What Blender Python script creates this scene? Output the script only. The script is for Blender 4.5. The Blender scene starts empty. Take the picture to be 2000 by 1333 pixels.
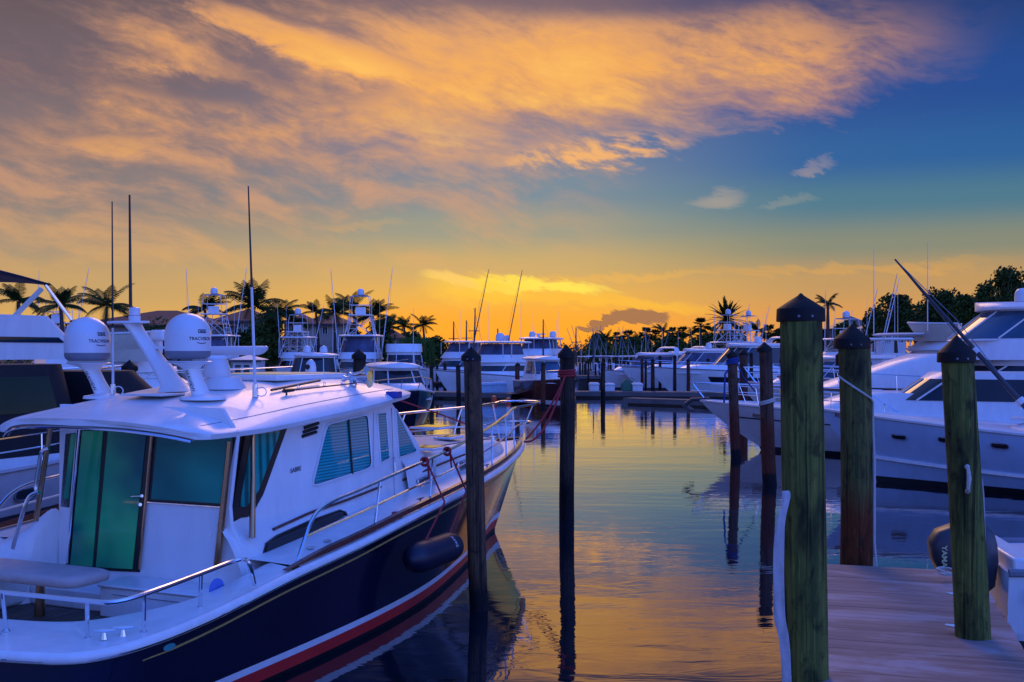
import bpy, bmesh, math, random
from mathutils import Vector, Matrix
random.seed(7)
R = math.radians
scene = bpy.context.scene
COL = scene.collection
FPX, HOR, EYE = 2190.0, 687.0, 3.28          # focal length and horizon measured from the photo, eye height in metres

# ------------------------------------------------------------------ helpers
def W(px, py, D): return Vector(((px-1000)/FPX*D, D, EYE-(py-HOR)*D/FPX))
def depth(yw): return FPX*EYE/(yw-HOR)
def lerp(a, b, t): return a+(b-a)*t
def interp(P, x):
    if x <= P[0][0]: return P[0][1]
    for i in range(len(P)-1):
        (a, b), (c, d) = P[i], P[i+1]
        if x <= c:
            t = (x-a)/(c-a)
            p = P[max(i-1, 0)]; q = P[min(i+2, len(P)-1)]
            m0 = (d-p[1])/(c-p[0]) if c != p[0] else 0
            m1 = (q[1]-b)/(q[0]-a) if q[0] != a else 0
            h = c-a
            return (2*t**3-3*t*t+1)*b+(t**3-2*t*t+t)*h*m0+(-2*t**3+3*t*t)*d+(t**3-t*t)*h*m1
    return P[-1][1]

class MB:
    def __init__(s): s.v = []; s.f = []
    def add(s, vs, fs):
        n = len(s.v); s.v += [tuple(v) for v in vs]; s.f += [tuple(i+n for i in f) for f in fs]; return s
    def face(s, *p): return s.add(p, [tuple(range(len(p)))])
    def box(s, x0, y0, z0, x1, y1, z1, rot=None, piv=None):
        vs = [Vector((x, y, z)) for z in (z0, z1) for x, y in ((x0, y0), (x1, y0), (x1, y1), (x0, y1))]
        if rot:
            c = Vector(piv) if piv else Vector(((x0+x1)/2, (y0+y1)/2, (z0+z1)/2))
            vs = [c+rot @ (v-c) for v in vs]
        return s.add(vs, [(3, 2, 1, 0), (4, 5, 6, 7), (0, 1, 5, 4), (1, 2, 6, 5), (2, 3, 7, 6), (3, 0, 4, 7)])
    def loft(s, rings, closed=True, cap0=True, cap1=True):
        n = len(rings[0]); vs = [p for r in rings for p in r]; fs = []
        for i in range(len(rings)-1):
            for j in range(n if closed else n-1):
                a = i*n+j; b = i*n+(j+1) % n
                fs.append((a, b, b+n, a+n))
        if closed and cap0: fs.append(tuple(reversed(range(n))))
        if closed and cap1: fs.append(tuple(range((len(rings)-1)*n, len(rings)*n)))
        return s.add(vs, fs)
    def tube(s, pts, r, n=7, closed=False):
        pts = [Vector(p) for p in pts]; N = len(pts)
        rs = r if isinstance(r, (list, tuple)) else [r]*N
        rings = []; up = None
        for i, p in enumerate(pts):
            if closed: t = pts[(i+1) % N]-pts[i-1]
            else: t = pts[min(i+1, N-1)]-pts[max(i-1, 0)]
            t = t.normalized() if t.length > 1e-9 else Vector((0, 0, 1))
            if up is None: up = Vector((0, 0, 1)) if abs(t.z) < .9 else Vector((1, 0, 0))
            a = up-t*up.dot(t)
            if a.length < 1e-6: a = t.orthogonal()
            a.normalize(); up = a; b = t.cross(a)
            rings.append([p+(a*math.cos(2*math.pi*k/n)+b*math.sin(2*math.pi*k/n))*rs[i] for k in range(n)])
        if closed: rings.append(rings[0])
        return s.loft(rings, True, not closed, not closed)
    def lathe(s, prof, c=(0, 0, 0), n=20, M=None):
        c = Vector(c); rings = []
        for r, z in prof:
            ring = [Vector((r*math.cos(2*math.pi*k/n), r*math.sin(2*math.pi*k/n), z)) for k in range(n)]
            rings.append([c+(M @ p if M else p) for p in ring])
        return s.loft(rings)
    def grid(s, fn, ni, nj):
        vs = [fn(i/(ni-1), j/(nj-1)) for i in range(ni) for j in range(nj)]
        return s.add(vs, [(i*nj+j, i*nj+j+1, (i+1)*nj+j+1, (i+1)*nj+j) for i in range(ni-1) for j in range(nj-1)])
    def slab(s, poly, off):
        a = [Vector(p) for p in poly]; o = Vector(off)
        return s.loft([a, [p+o for p in a]])
    def build(s, name, mat, parent=None, weld=True, sharp=40, bevel=0, smooth=True, sub=0, solid=0):
        me = bpy.data.meshes.new(name); me.from_pydata(s.v, [], s.f); me.update()
        if weld:
            bm = bmesh.new(); bm.from_mesh(me)
            bmesh.ops.remove_doubles(bm, verts=bm.verts, dist=1e-5)
            bmesh.ops.recalc_face_normals(bm, faces=bm.faces); bm.to_mesh(me); bm.free()
        if smooth:
            me.polygons.foreach_set('use_smooth', [True]*len(me.polygons)); me.set_sharp_from_angle(angle=R(sharp))
        if mat: me.materials.append(mat)
        o = bpy.data.objects.new(name, me); COL.objects.link(o)
        if parent: o.parent = parent
        if solid:
            m = o.modifiers.new('solid', 'SOLIDIFY'); m.thickness = solid; m.offset = 0
        if sub:
            m = o.modifiers.new('sub', 'SUBSURF'); m.levels = m.render_levels = sub
        if bevel:
            m = o.modifiers.new('bevel', 'BEVEL'); m.width = bevel; m.segments = 2; m.limit_method = 'ANGLE'; m.angle_limit = R(40)
        return o

def tag(o, label=None, cat=None, group=None, kind=None):
    if label: o['label'] = label
    if cat: o['category'] = cat
    if group: o['group'] = group
    if kind: o['kind'] = kind
    return o
def empty(name, label, cat, loc=(0, 0, 0), rz=0, group=None):
    o = bpy.data.objects.new(name, None); COL.objects.link(o); o.location = loc; o.rotation_euler = (0, 0, rz)
    return tag(o, label, cat, group)
def copy_tree(o, parent=None):
    c = o.copy(); COL.objects.link(c); c.parent = parent
    for ch in list(o.children): copy_tree(ch, c)
    return c
def arc(p0, p1, p2, n=8):
    p0, p1, p2 = Vector(p0), Vector(p1), Vector(p2)
    return [p0*(1-t)**2+p1*2*t*(1-t)+p2*t*t for t in [i/(n-1) for i in range(n)]]
def smooth_path(P, k=4):
    P = [Vector(p) for p in P]; out = []
    for i in range(len(P)-1):
        p0, p1, p2, p3 = P[max(i-1, 0)], P[i], P[i+1], P[min(i+2, len(P)-1)]
        for j in range(k):
            t = j/k
            out.append(.5*((2*p1)+(p2-p0)*t+(2*p0-5*p1+4*p2-p3)*t*t+(3*p1-p0-3*p2+p3)*t**3))
    return out+[P[-1]]
def text_mb(body, size, fn, bold=0):
    cu = bpy.data.curves.new('txt', 'FONT'); cu.body = body; cu.size = size; cu.align_x = 'CENTER'; cu.align_y = 'CENTER'; cu.offset = bold
    to = bpy.data.objects.new('txt', cu); COL.objects.link(to)
    dg = bpy.context.evaluated_depsgraph_get(); me = bpy.data.meshes.new_from_object(to.evaluated_get(dg))
    m = MB(); m.v = [tuple(fn(v.co.x, v.co.y)) for v in me.vertices]; m.f = [tuple(p.vertices) for p in me.polygons]
    bpy.data.objects.remove(to); bpy.data.meshes.remove(me); bpy.data.curves.remove(cu)
    return m

# ------------------------------------------------------------------ materials
def s2l(c):
    c = c/255
    return c/12.92 if c <= .04045 else ((c+.055)/1.055)**2.4
def rgb(*c): return tuple(s2l(x) for x in c)+(1,)
class NT:
    def __init__(s, t): s.t = t
    def n(s, typ, **kw):
        nd = s.t.nodes.new(typ)
        for k, v in kw.items(): setattr(nd, k, v)
        return nd
    def l(s, a, b): s.t.links.new(a, b)
    def put(s, sock, v):
        if hasattr(v, 'links') or isinstance(v, bpy.types.NodeSocket): s.l(v, sock)
        else: sock.default_value = v
    def m(s, op, a, b=None, c=None, clamp=False):
        nd = s.n('ShaderNodeMath', operation=op, use_clamp=clamp)
        for i, v in enumerate((a, b, c)):
            if v is not None: s.put(nd.inputs[i], v)
        return nd.outputs[0]
    def mix(s, f, a, b, blend='MIX'):
        nd = s.n('ShaderNodeMix', data_type='RGBA', blend_type=blend)
        s.put(nd.inputs[0], f); s.put(nd.inputs[6], a); s.put(nd.inputs[7], b); return nd.outputs[2]
    def ramp(s, f, stops, interp='LINEAR'):
        nd = s.n('ShaderNodeValToRGB'); cr = nd.color_ramp; cr.interpolation = interp
        while len(cr.elements) < len(stops): cr.elements.new(.5)
        for e, (p, c) in zip(cr.elements, stops):
            e.position = p; e.color = c if isinstance(c, tuple) else (c, c, c, 1)
        s.put(nd.inputs[0], f); return nd.outputs[0]
    def noise(s, vec, scale, detail=4, rough=.5, dist=0, dims='3D'):
        nd = s.n('ShaderNodeTexNoise', noise_dimensions=dims)
        if vec is not None: s.l(vec, nd.inputs['Vector'])
        nd.inputs['Scale'].default_value = scale; nd.inputs['Detail'].default_value = detail
        nd.inputs['Roughness'].default_value = rough; nd.inputs['Distortion'].default_value = dist
        return nd.outputs[0]
    def mapping(s, vec, scale=(1, 1, 1), rot=(0, 0, 0), loc=(0, 0, 0)):
        nd = s.n('ShaderNodeMapping'); s.l(vec, nd.inputs[0])
        nd.inputs['Scale'].default_value = scale; nd.inputs['Rotation'].default_value = rot; nd.inputs['Location'].default_value = loc
        return nd.outputs[0]
    def sstep(s, x, a, b):
        nd = s.n('ShaderNodeMapRange', interpolation_type='SMOOTHSTEP'); s.put(nd.inputs[0], x)
        s.put(nd.inputs[1], a); s.put(nd.inputs[2], b); return nd.outputs[0]
def newmat(name):
    m = bpy.data.materials.new(name); m.use_nodes = True; t = NT(m.node_tree)
    return m, t, m.node_tree.nodes['Principled BSDF']
def pm(name, col, rough=.5, metal=0, var=.12, scale=4, bump=0, coat=0, stretch=(1, 1, 1), rvar=.08, spec=.5, col2=None):
    m, t, b = newmat(name)
    co = t.mapping(t.n('ShaderNodeTexCoord').outputs['Object'], stretch)
    n1 = t.noise(co, scale, 6, .6)
    c = tuple(col)+(1,) if len(col) == 3 else col
    lo = tuple(x*(1-var) for x in c[:3])+(1,); hi = (tuple(col2)+(1,)) if col2 else tuple(min(1, x*(1+var)) for x in c[:3])+(1,)
    t.l(t.ramp(n1, [(.3, lo), (.7, hi)]), b.inputs['Base Color'])
    t.l(t.m('ADD', t.m('MULTIPLY', t.m('SUBTRACT', t.noise(co, scale*2.3, 3), .5), rvar*2), rough, clamp=True), b.inputs['Roughness'])
    b.inputs['Metallic'].default_value = metal; b.inputs['Specular IOR Level'].default_value = spec
    if coat: b.inputs['Coat Weight'].default_value = coat; b.inputs['Coat Roughness'].default_value = .06
    if bump:
        bp = t.n('ShaderNodeBump'); bp.inputs['Strength'].default_value = bump; bp.inputs['Distance'].default_value = .02
        t.l(t.noise(co, scale*5, 5), bp.inputs['Height']); t.l(bp.outputs[0], b.inputs['Normal'])
    return m
M = {}
M['white'] = pm('gelcoat_white', (.80, .79, .78), .36, var=.07, scale=2.5, coat=.25, stretch=(2, 2, .35))
M['blue_tint'] = pm('blue_tinted_gelcoat', (.46, .62, .82), .3, var=.07, scale=2, coat=.4, stretch=(2, 2, .4))
M['white2'] = pm('weathered_white', (.70, .68, .67), .4, var=.1, scale=2)
M['cream'] = pm('cream_gelcoat', (.62, .55, .43), .4, var=.06)
M['navy'] = pm('navy_gelcoat', (.006, .008, .03), .1, var=.2, scale=.8, coat=.3, rvar=.03)
M['navy_canvas'] = pm('navy_canvas', (.012, .016, .045), .8, var=.3, scale=3, bump=.25)
M['black_canvas'] = pm('black_canvas', (.008, .009, .014), .7, var=.3, scale=3, bump=.3)
M['red'] = pm('red_boot_paint', (.6, .025, .025), .35, var=.15)
M['bottom'] = pm('bottom_paint', (.008, .008, .012), .6, var=.3)
M['mahogany'] = pm('varnished_mahogany', (.11, .022, .012), .25, var=.35, scale=6, stretch=(6, .7, 6), coat=.15)
M['maroon'] = pm('maroon_hull', (.07, .014, .012), .2, var=.2, coat=.5)
M['gold'] = pm('gold_stripe', (.75, .5, .14), .3, .3, var=.1)
M['deck'] = pm('nonskid_deck', (.52, .47, .42), .65, var=.08, scale=30, bump=.2)
M['steel'] = pm('stainless', (.75, .75, .77), .12, 1, var=.05, rvar=.04)
M['alu'] = pm('white_pipe', (.72, .72, .74), .35, .0, var=.06)
M['black'] = pm('black_rubber', (.01, .01, .012), .4, var=.3)
M['grey'] = pm('grey_plastic', (.2, .2, .23), .45, var=.1)
M['radome'] = pm('radome_white', (.7, .7, .72), .3, var=.03, coat=.2)
M['dkgrey'] = pm('charcoal_paint', (.05, .05, .06), .4, var=.15)
M['rope_red'] = pm('red_rope', (.42, .03, .035), .8, var=.3, scale=60, bump=.6)
M['rope_white'] = pm('white_rope', (.6, .57, .5), .8, var=.2, scale=60, bump=.6)
M['rope_blue'] = pm('blue_rope', (.02, .05, .25), .8, var=.3, scale=60)
M['fender'] = pm('navy_fender', (.005, .007, .028), .45, var=.15)
M['canvas_tan'] = pm('tan_canvas', (.5, .4, .36), .8, var=.1, scale=6, bump=.3)
M['brick_red'] = pm('brick_red_cover', (.4, .05, .05), .6)
M['bluepad'] = pm('blue_panel', (.02, .05, .35), .3, var=.15)
M['logo'] = pm('logo_ink', (.01, .012, .03), .5)
M['copper'] = pm('bronze_tube', (.55, .3, .16), .2, 1, var=.1)
M['green_cart'] = pm('green_plastic', (.01, .13, .07), .4)
M['yellow'] = pm('pale_yellow', (.62, .6, .3), .35, var=.08)
def glass(name, col, rough=.04, blinds=0, curt=0, fac=.6, col2=None, spec=.5, coat=.3):
    m, t, b = newmat(name); co = t.n('ShaderNodeTexCoord').outputs['Object']
    c = tuple(col)+(1,); d = tuple(x*fac for x in col)+(1,)
    if blinds:
        w = t.n('ShaderNodeTexWave', bands_direction='Z'); t.l(co, w.inputs[0]); w.inputs['Scale'].default_value = blinds
        t.l(t.ramp(w.outputs[0], [(.15, d), (.7, c)]), b.inputs['Base Color'])
    elif curt:
        w = t.n('ShaderNodeTexWave', bands_direction='DIAGONAL'); t.l(t.mapping(co, (1, 1, .02)), w.inputs[0]); w.inputs['Scale'].default_value = curt
        w.inputs['Distortion'].default_value = 2
        t.l(t.ramp(w.outputs[0], [(.1, d), (.8, c)]), b.inputs['Base Color'])
    else:
        t.l(t.ramp(t.noise(co, 1.1, 2), [(.35, d), (.65, (tuple(col2)+(1,)) if col2 else c)]), b.inputs['Base Color'])
    t.l(t.m('ADD', t.m('MULTIPLY', t.noise(co, 2, 2), .03), rough), b.inputs['Roughness'])
    b.inputs['Coat Weight'].default_value = coat; b.inputs['Specular IOR Level'].default_value = spec
    return m
M['glass_dark'] = glass('tinted_glass', (.012, .014, .022))
M['glass_blue'] = glass('blue_tinted_glass', (.05, .11, .18))
M['glass_blind'] = glass('blind_behind_glass', (.03, .40, .40), blinds=9, fac=.5, spec=.22, coat=0)
M['glass_curtain'] = glass('curtain_behind_glass', (.02, .34, .26), curt=5, fac=.35, spec=.22, coat=0)
M['glass_teal'] = glass('teal_door_glass', (.006, .27, .25), fac=.45, col2=(.05, .55, .17), spec=.3, coat=0)
M['glass_teal2'] = glass('teal_window_glass', (.004, .25, .20), fac=.6, col2=(.008, .33, .22), spec=.3, coat=0)
M['vinyl'] = glass('clear_vinyl_enclosure', (.10, .10, .17), .2, fac=.5, spec=.3, coat=0)

def wood(name, c0, c1, c2, stain=None, sz=0, grain=30, bump=.5):
    m, t, b = newmat(name); tc = t.n('ShaderNodeTexCoord').outputs['Object']
    g = t.noise(t.mapping(tc, (grain, grain, .8)), 1.0, 8, .65, .3)
    patch = t.noise(t.mapping(tc, (3, 3, 1.1)), 1.0, 4, .6)
    col = t.mix(t.sstep(g, .3, .7), rgb(*c0), rgb(*c1))
    col = t.mix(t.sstep(patch, .45, .68), col, rgb(*c2))
    crk = t.sstep(t.noise(t.mapping(tc, (16, 16, .35)), 1.0, 2, .5, .2), .63, .69)
    col = t.mix(t.m('MULTIPLY', crk, .75), col, (.006, .005, .005, 1))
    if stain:
        z = t.n('ShaderNodeSeparateXYZ'); t.l(tc, z.inputs[0])
        zz = t.m('ADD', z.outputs[2], t.m('MULTIPLY', t.m('SUBTRACT', patch, .5), .8))
        col = t.mix(t.sstep(zz, sz+.25, sz-.25), col, t.mix(g, rgb(*stain), rgb(*[x*.4 for x in stain])))
        col = t.mix(t.sstep(z.outputs[2], .32, .22), col, (.006, .006, .008, 1))
    blot = t.noise(t.mapping(tc, (9, 9, 4.5)), 1.0, 8, .7, .6)
    col = t.mix(t.m('MULTIPLY', t.sstep(blot, .50, .68), .72), col, t.mix(.5, rgb(*[x*.55 for x in c2]), (.004, .004, .003, 1)))
    lich = t.m('MULTIPLY', t.sstep(t.noise(t.mapping(tc, (70, 70, 3)), 1.0, 4, .7), .58, .72), t.sstep(patch, .62, .38))
    col = t.mix(t.m('MULTIPLY', lich, .45), col, rgb(*[min(255, x*1.35+22) for x in c1]))
    t.l(col, b.inputs['Base Color']); b.inputs['Roughness'].default_value = .75; b.inputs['Specular IOR Level'].default_value = .25
    bp = t.n('ShaderNodeBump'); bp.inputs['Strength'].default_value = bump; bp.inputs['Distance'].default_value = .02
    t.l(t.m('SUBTRACT', t.m('ADD', g, t.m('MULTIPLY', blot, .8)), t.m('MULTIPLY', crk, 1.2)), bp.inputs['Height']); t.l(bp.outputs[0], b.inputs['Normal'])
    return m
M['pile_green'] = wood('treated_green_pile', (58, 78, 34), (122, 122, 54), (24, 30, 18), (72, 44, 30), -.2, bump=.8)
M['pile_green2'] = wood('treated_green_pile_rusty', (54, 64, 32), (112, 106, 52), (22, 22, 16), (130, 64, 28), 1.55, bump=.8)
M['pile_brown'] = wood('brown_pile', (74, 56, 44), (120, 88, 62), (40, 34, 34), (40, 28, 26), .4)
M['pile_dark'] = wood('dark_wet_pile', (40, 32, 28), (78, 62, 50), (22, 20, 22), (18, 15, 16), .7)
M['pile_rust'] = wood('rusty_brown_pile', (70, 52, 46), (112, 76, 58), (36, 30, 32), (125, 58, 36), 1.5)
M['cap'] = pm('black_pile_cap', (.006, .0045, .005), .6, var=.3, scale=8, bump=.15, spec=.25)
M['plank'] = wood('dock_planks', (120, 100, 92), (150, 128, 118), (100, 84, 84), grain=3)
M['dock_far'] = pm('far_dock_boards', (.2, .15, .12), .8, var=.25, scale=3, stretch=(8, .5, 1), bump=.3)
# ------------------------------------------------------------------ camera, sun, sky
cam = bpy.data.objects.new('camera', bpy.data.cameras.new('camera')); COL.objects.link(cam)
cam.location = (0, 0, EYE); cam.rotation_euler = (R(90), 0, 0)
cam.data.sensor_width = 36; cam.data.lens = FPX/2000*36; cam.data.shift_y = (HOR-666.5)/2000
cam.data.clip_start = .05; cam.data.clip_end = 6000
scene.camera = cam
scene.view_settings.view_transform = 'Standard'; scene.view_settings.look = 'None'; scene.view_settings.exposure = 0
try: scene.cycles.use_denoising = True
except Exception: pass
scene.cycles.max_bounces = 6; scene.cycles.glossy_bounces = 4; scene.cycles.diffuse_bounces = 3
scene.cycles.sample_clamp_indirect = 4

SUN_AZ, SUN_EL = R(-3.0), R(30)
sun = bpy.data.objects.new('sun', bpy.data.lights.new('sun', 'SUN')); COL.objects.link(sun)
sun.data.energy = .65; sun.data.angle = R(24); sun.data.color = (1, .56, .28)
sd = Vector((math.sin(SUN_AZ)*math.cos(SUN_EL), math.cos(SUN_AZ)*math.cos(SUN_EL), math.sin(SUN_EL)))
sun.rotation_euler = sd.to_track_quat('Z', 'Y').to_euler()

world = bpy.data.worlds.new('World'); scene.world = world; world.use_nodes = True
t = NT(world.node_tree); bg = world.node_tree.nodes['Background']
d = t.n('ShaderNodeTexCoord').outputs['Generated']
sp = t.n('ShaderNodeSeparateXYZ'); t.l(d, sp.inputs[0]); dx, dy, dz = sp.outputs
az = t.m('ARCTAN2', dx, dy)
el = t.m('ARCTAN2', dz, t.m('SQRT', t.m('ADD', t.m('MULTIPLY', dx, dx), t.m('MULTIPLY', dy, dy))))
A = t.m('MULTIPLY', az, 2.19)                       # azimuth and elevation in thousandths-of-focal units
Eh = t.m('MULTIPLY', t.m('MAXIMUM', el, -.02), 2.19)
def elramp(stops):                                   # stops: (elevation unit, sRGB)
    return t.ramp(t.m('DIVIDE', Eh, 1.2, clamp=True), [(e/1.2, rgb(*c)) for e, c in stops], 'EASE')
zen = (70, 72, 150)
L_ = elramp([(0, (228, 162, 66)), (.05, (214, 164, 84)), (.12, (192, 154, 98)), (.20, (162, 140, 114)), (.29, (126, 118, 118)), (.40, (122, 106, 108)), (.52, (106, 88, 94)), (.69, (90, 70, 70)), (1.0, zen)])
C_ = elramp([(0, (255, 150, 8)), (.05, (252, 158, 18)), (.10, (236, 172, 60)), (.17, (198, 164, 98)), (.24, (148, 148, 128)), (.31, (112, 132, 146)), (.40, (98, 116, 150)), (.52, (124, 106, 124)), (.69, (112, 84, 92)), (1.0, zen)])
R_ = elramp([(0, (226, 140, 60)), (.06, (216, 148, 74)), (.13, (190, 146, 88)), (.20, (128, 132, 112)), (.28, (66, 114, 136)), (.36, (20, 88, 150)), (.48, (4, 66, 142)), (.69, (6, 42, 104)), (1.0, zen)])
wl = t.sstep(A, -.05, -.8); wr = t.sstep(A, .05, .62)
base = t.mix(wr, t.mix(wl, C_, L_), R_)
# --- clouds: stretched fractal noise on the sky sphere, streaks slope down to the right
cv = t.n('ShaderNodeCombineXYZ'); t.put(cv.inputs[0], A); t.put(cv.inputs[1], Eh)
P = cv.outputs[0]
Pw = t.mapping(P, (1, 1, 1), (0, 0, R(14)))
warp = t.n('ShaderNodeTexNoise'); t.l(Pw, warp.inputs['Vector']); warp.inputs['Scale'].default_value = 3; warp.inputs['Detail'].default_value = 3
vm = t.n('ShaderNodeVectorMath', operation='MULTIPLY_ADD'); t.l(warp.outputs['Color'], vm.inputs[0]); vm.inputs[1].default_value = (.16, .12, .0); t.l(Pw, vm.inputs[2])
PW = vm.outputs[0]
nA = t.noise(t.mapping(PW, (1.6, 4.6, 1), loc=(3.1, 1.7, 0)), 1.0, 7, .55)        # big masses
nB = t.noise(t.mapping(PW, (4.2, 14, 1), loc=(.4, 5.2, 0)), 1.0, 8, .62)          # streaks
nC = t.noise(t.mapping(PW, (22, 60, 1), loc=(7, 2, 0)), 1.0, 6, .62)           # ripples
edge = t.m('ADD', t.m('MULTIPLY', t.m('SUBTRACT', nB, .5), .26), t.m('MULTIPLY', t.m('SUBTRACT', nC, .5), .08))
# lower edge of the cloud sheet rises to the right
lowb = t.ramp(t.m('ADD', t.m('MULTIPLY', A, .5), .5, clamp=True), [(.0, .12), (.25, .16), (.42, .22), (.5, .27), (.62, .365), (.72, .42), (.82, .425), (.93, .48), (1, .62)])
hb = t.m('SUBTRACT', t.m('ADD', Eh, edge), lowb)
soft = t.ramp(t.m('ADD', t.m('MULTIPLY', A, .5), .5, clamp=True), [(0, .36), (.4, .30), (.5, .26), (.6, .16), (1, .13)])
mask = t.m('MULTIPLY', t.m('DIVIDE', hb, soft, clamp=True), t.sstep(t.m('ADD', A, t.m('MULTIPLY', edge, 2.0)), 1.12, .72), clamp=True)
# cloud sheet fades to blue in the upper right corner
mask = t.m('MULTIPLY', mask, t.sstep(t.m('ADD', t.m('ADD', A, t.m('MULTIPLY', Eh, .9)), t.m('MULTIPLY', edge, 2.2)), 1.52, 1.06))
dens = t.m('ADD', t.m('ADD', t.m('MULTIPLY', nA, .46), -.05), t.m('ADD', t.m('MULTIPLY', nB, .56), t.m('MULTIPLY', nC, .20)))  # ~ .35-.85
# brighter toward the middle of the sheet, duller to the far left and the top
def blob(cx, cy, rx, ry, rot=0):
    c, s_ = math.cos(rot), math.sin(rot)
    x = t.m('SUBTRACT', A, cx); y = t.m('SUBTRACT', t.m('ADD', Eh, t.m('MULTIPLY', edge, .35)), cy)
    u = t.m('DIVIDE', t.m('ADD', t.m('MULTIPLY', x, c), t.m('MULTIPLY', y, s_)), rx)
    v = t.m('DIVIDE', t.m('SUBTRACT', t.m('MULTIPLY', y, c), t.m('MULTIPLY', x, s_)), ry)
    return t.sstep(t.m('ADD', t.m('MULTIPLY', u, u), t.m('MULTIPLY', v, v)), 1.0, .0)
lift = t.m('ADD', t.m('MULTIPLY', blob(.12, .52, .62, .26, .05), .20), t.m('MULTIPLY', blob(-.42, .585, .30, .035, -.27), .22))
lift = t.m('ADD', lift, t.m('ADD', t.m('MULTIPLY', blob(-.15, .44, .20, .05, -.1), .13), t.m('MULTIPLY', blob(-.45, .5, .5, .25, -.2), .07)))
lift = t.m('ADD', lift, t.m('MULTIPLY', blob(-.75, .375, .10, .02, .05), .14))
dark = t.m('ADD', t.m('MULTIPLY', blob(-1.0, .55, .35, .22), .16), t.m('MULTIPLY', blob(.22, .72, .5, .11), .2))
dark = t.m('ADD', dark, t.m('ADD', t.m('MULTIPLY', blob(-.62, .49, .17, .035, -.1), .12), t.m('MULTIPLY', blob(-.42, .52, .2, .04, -.25), .10)))
dark = t.m('ADD', dark, t.m('MULTIPLY', blob(.1, .43, .34, .045, -.1), .13))
dark = t.m('ADD', dark, t.m('MULTIPLY', t.sstep(Eh, .50, .74), .23))
bright = t.m('SUBTRACT', t.m('ADD', dens, lift), dark)
ccol = t.ramp(bright, [(.36, rgb(84, 76, 96)), (.46, rgb(128, 98, 100)), (.57, rgb(182, 130, 100)), (.67, rgb(216, 150, 94)), (.79, rgb(240, 166, 78)), (.95, rgb(252, 186, 80))])
ca = t.m('MULTIPLY', mask, t.ramp(bright, [(.36, .06), (.5, .52), (.62, .9), (.7, .98)]), clamp=True)
ca = t.m('MULTIPLY', ca, t.sstep(Eh, 1.05, .74))
sky = t.mix(ca, base, ccol)
hz = t.m('MULTIPLY', t.m('MULTIPLY', t.sstep(t.m('ADD', t.m('MULTIPLY', nB, .8), t.m('MULTIPLY', nA, .35)), .48, .72), t.m('MULTIPLY', t.sstep(Eh, .10, .20), t.sstep(Eh, .44, .30))), t.sstep(A, .30, -.05))
sky = t.mix(t.m('MULTIPLY', hz, .62), sky, t.mix(t.sstep(Eh, .12, .32), rgb(222, 168, 92), rgb(200, 146, 112)))
# hanging bright tongue under the sheet
tg = t.m('MULTIPLY', blob(.15, .385, .22, .035, .10), t.sstep(t.m('ADD', nB, t.m('MULTIPLY', nC, .5)), .48, .92))
sky = t.mix(t.m('MULTIPLY', t.m('MULTIPLY', tg, 1.25), t.sstep(nC, .36, .62), clamp=True), sky, rgb(236, 170, 100))
# low glowing wisps over the sunset
for (cx, cy, rx, ry, ro, k, c) in [(.02, .135, .22, .02, -.09, 1.7, (255, 222, 70)), (-.07, .125, .13, .045, -.1, .9, (255, 200, 50)), (0, .05, .45, .07, 0, .75, (255, 168, 6)), (.12, .10, .35, .02, -.06, .9, (255, 190, 30)),
                                   (-.12, .15, .07, .02, -.2, 1, (248, 196, 96)), (.395, .29, .07, .022, .2, .45, (206, 172, 140)), (.575, .345, .05, .009, .15, .45, (190, 160, 145)), (.53, .285, .07, .012, .1, .35, (170, 160, 140)),
                                   (.62, .155, .35, .012, .02, .7, (216, 158, 74)), (.2, .145, .25, .010, .0, .6, (240, 176, 64)), (-.28, .235, .10, .012, 0, .5, (210, 160, 96)), (-.55, .175, .4, .02, -.05, .35, (214, 160, 92)), (1.0, .215, .02, .02, 0, .6, (216, 160, 90))]:
    w_ = t.m('MULTIPLY', t.m('MULTIPLY', blob(cx, cy, rx, ry, ro), k), t.m('ADD', t.m('MULTIPLY', nB, 1.5), -.05), clamp=True)
    sky = t.mix(w_, sky, rgb(*c))
# purple cloud low right of the sunset
pc = t.m('ADD', t.m('MAXIMUM', blob(.245, .060, .08, .024, .04), blob(.19, .052, .085, .012, .06)), t.m('MULTIPLY', t.m('SUBTRACT', nB, .5), .8))
sky = t.mix(t.m('MULTIPLY', t.sstep(pc, .20, .55), .85), sky, rgb(140, 92, 70))
# violet-blue dusk sky behind the photographer, shaped as fill light, brighter to the right
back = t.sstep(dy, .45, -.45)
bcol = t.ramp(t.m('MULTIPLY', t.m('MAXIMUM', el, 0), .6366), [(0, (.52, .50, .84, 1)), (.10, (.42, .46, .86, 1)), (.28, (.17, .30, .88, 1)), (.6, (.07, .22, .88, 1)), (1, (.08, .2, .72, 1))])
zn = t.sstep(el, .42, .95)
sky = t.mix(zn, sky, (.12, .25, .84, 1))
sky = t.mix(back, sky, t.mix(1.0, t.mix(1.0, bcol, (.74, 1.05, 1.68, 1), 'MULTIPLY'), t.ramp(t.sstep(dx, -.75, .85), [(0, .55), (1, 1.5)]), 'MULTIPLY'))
nis = t.n('ShaderNodeTexSky', sky_type='NISHITA'); nis.sun_disc = False; nis.sun_elevation = SUN_EL; nis.sun_rotation = SUN_AZ
nb = t.mix(1.0, nis.outputs[0], (.003, .003, .003, 1), 'MULTIPLY')
t.l(t.mix(1.0, sky, nb, 'ADD'), bg.inputs[0]); bg.inputs[1].default_value = 1.0

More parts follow.
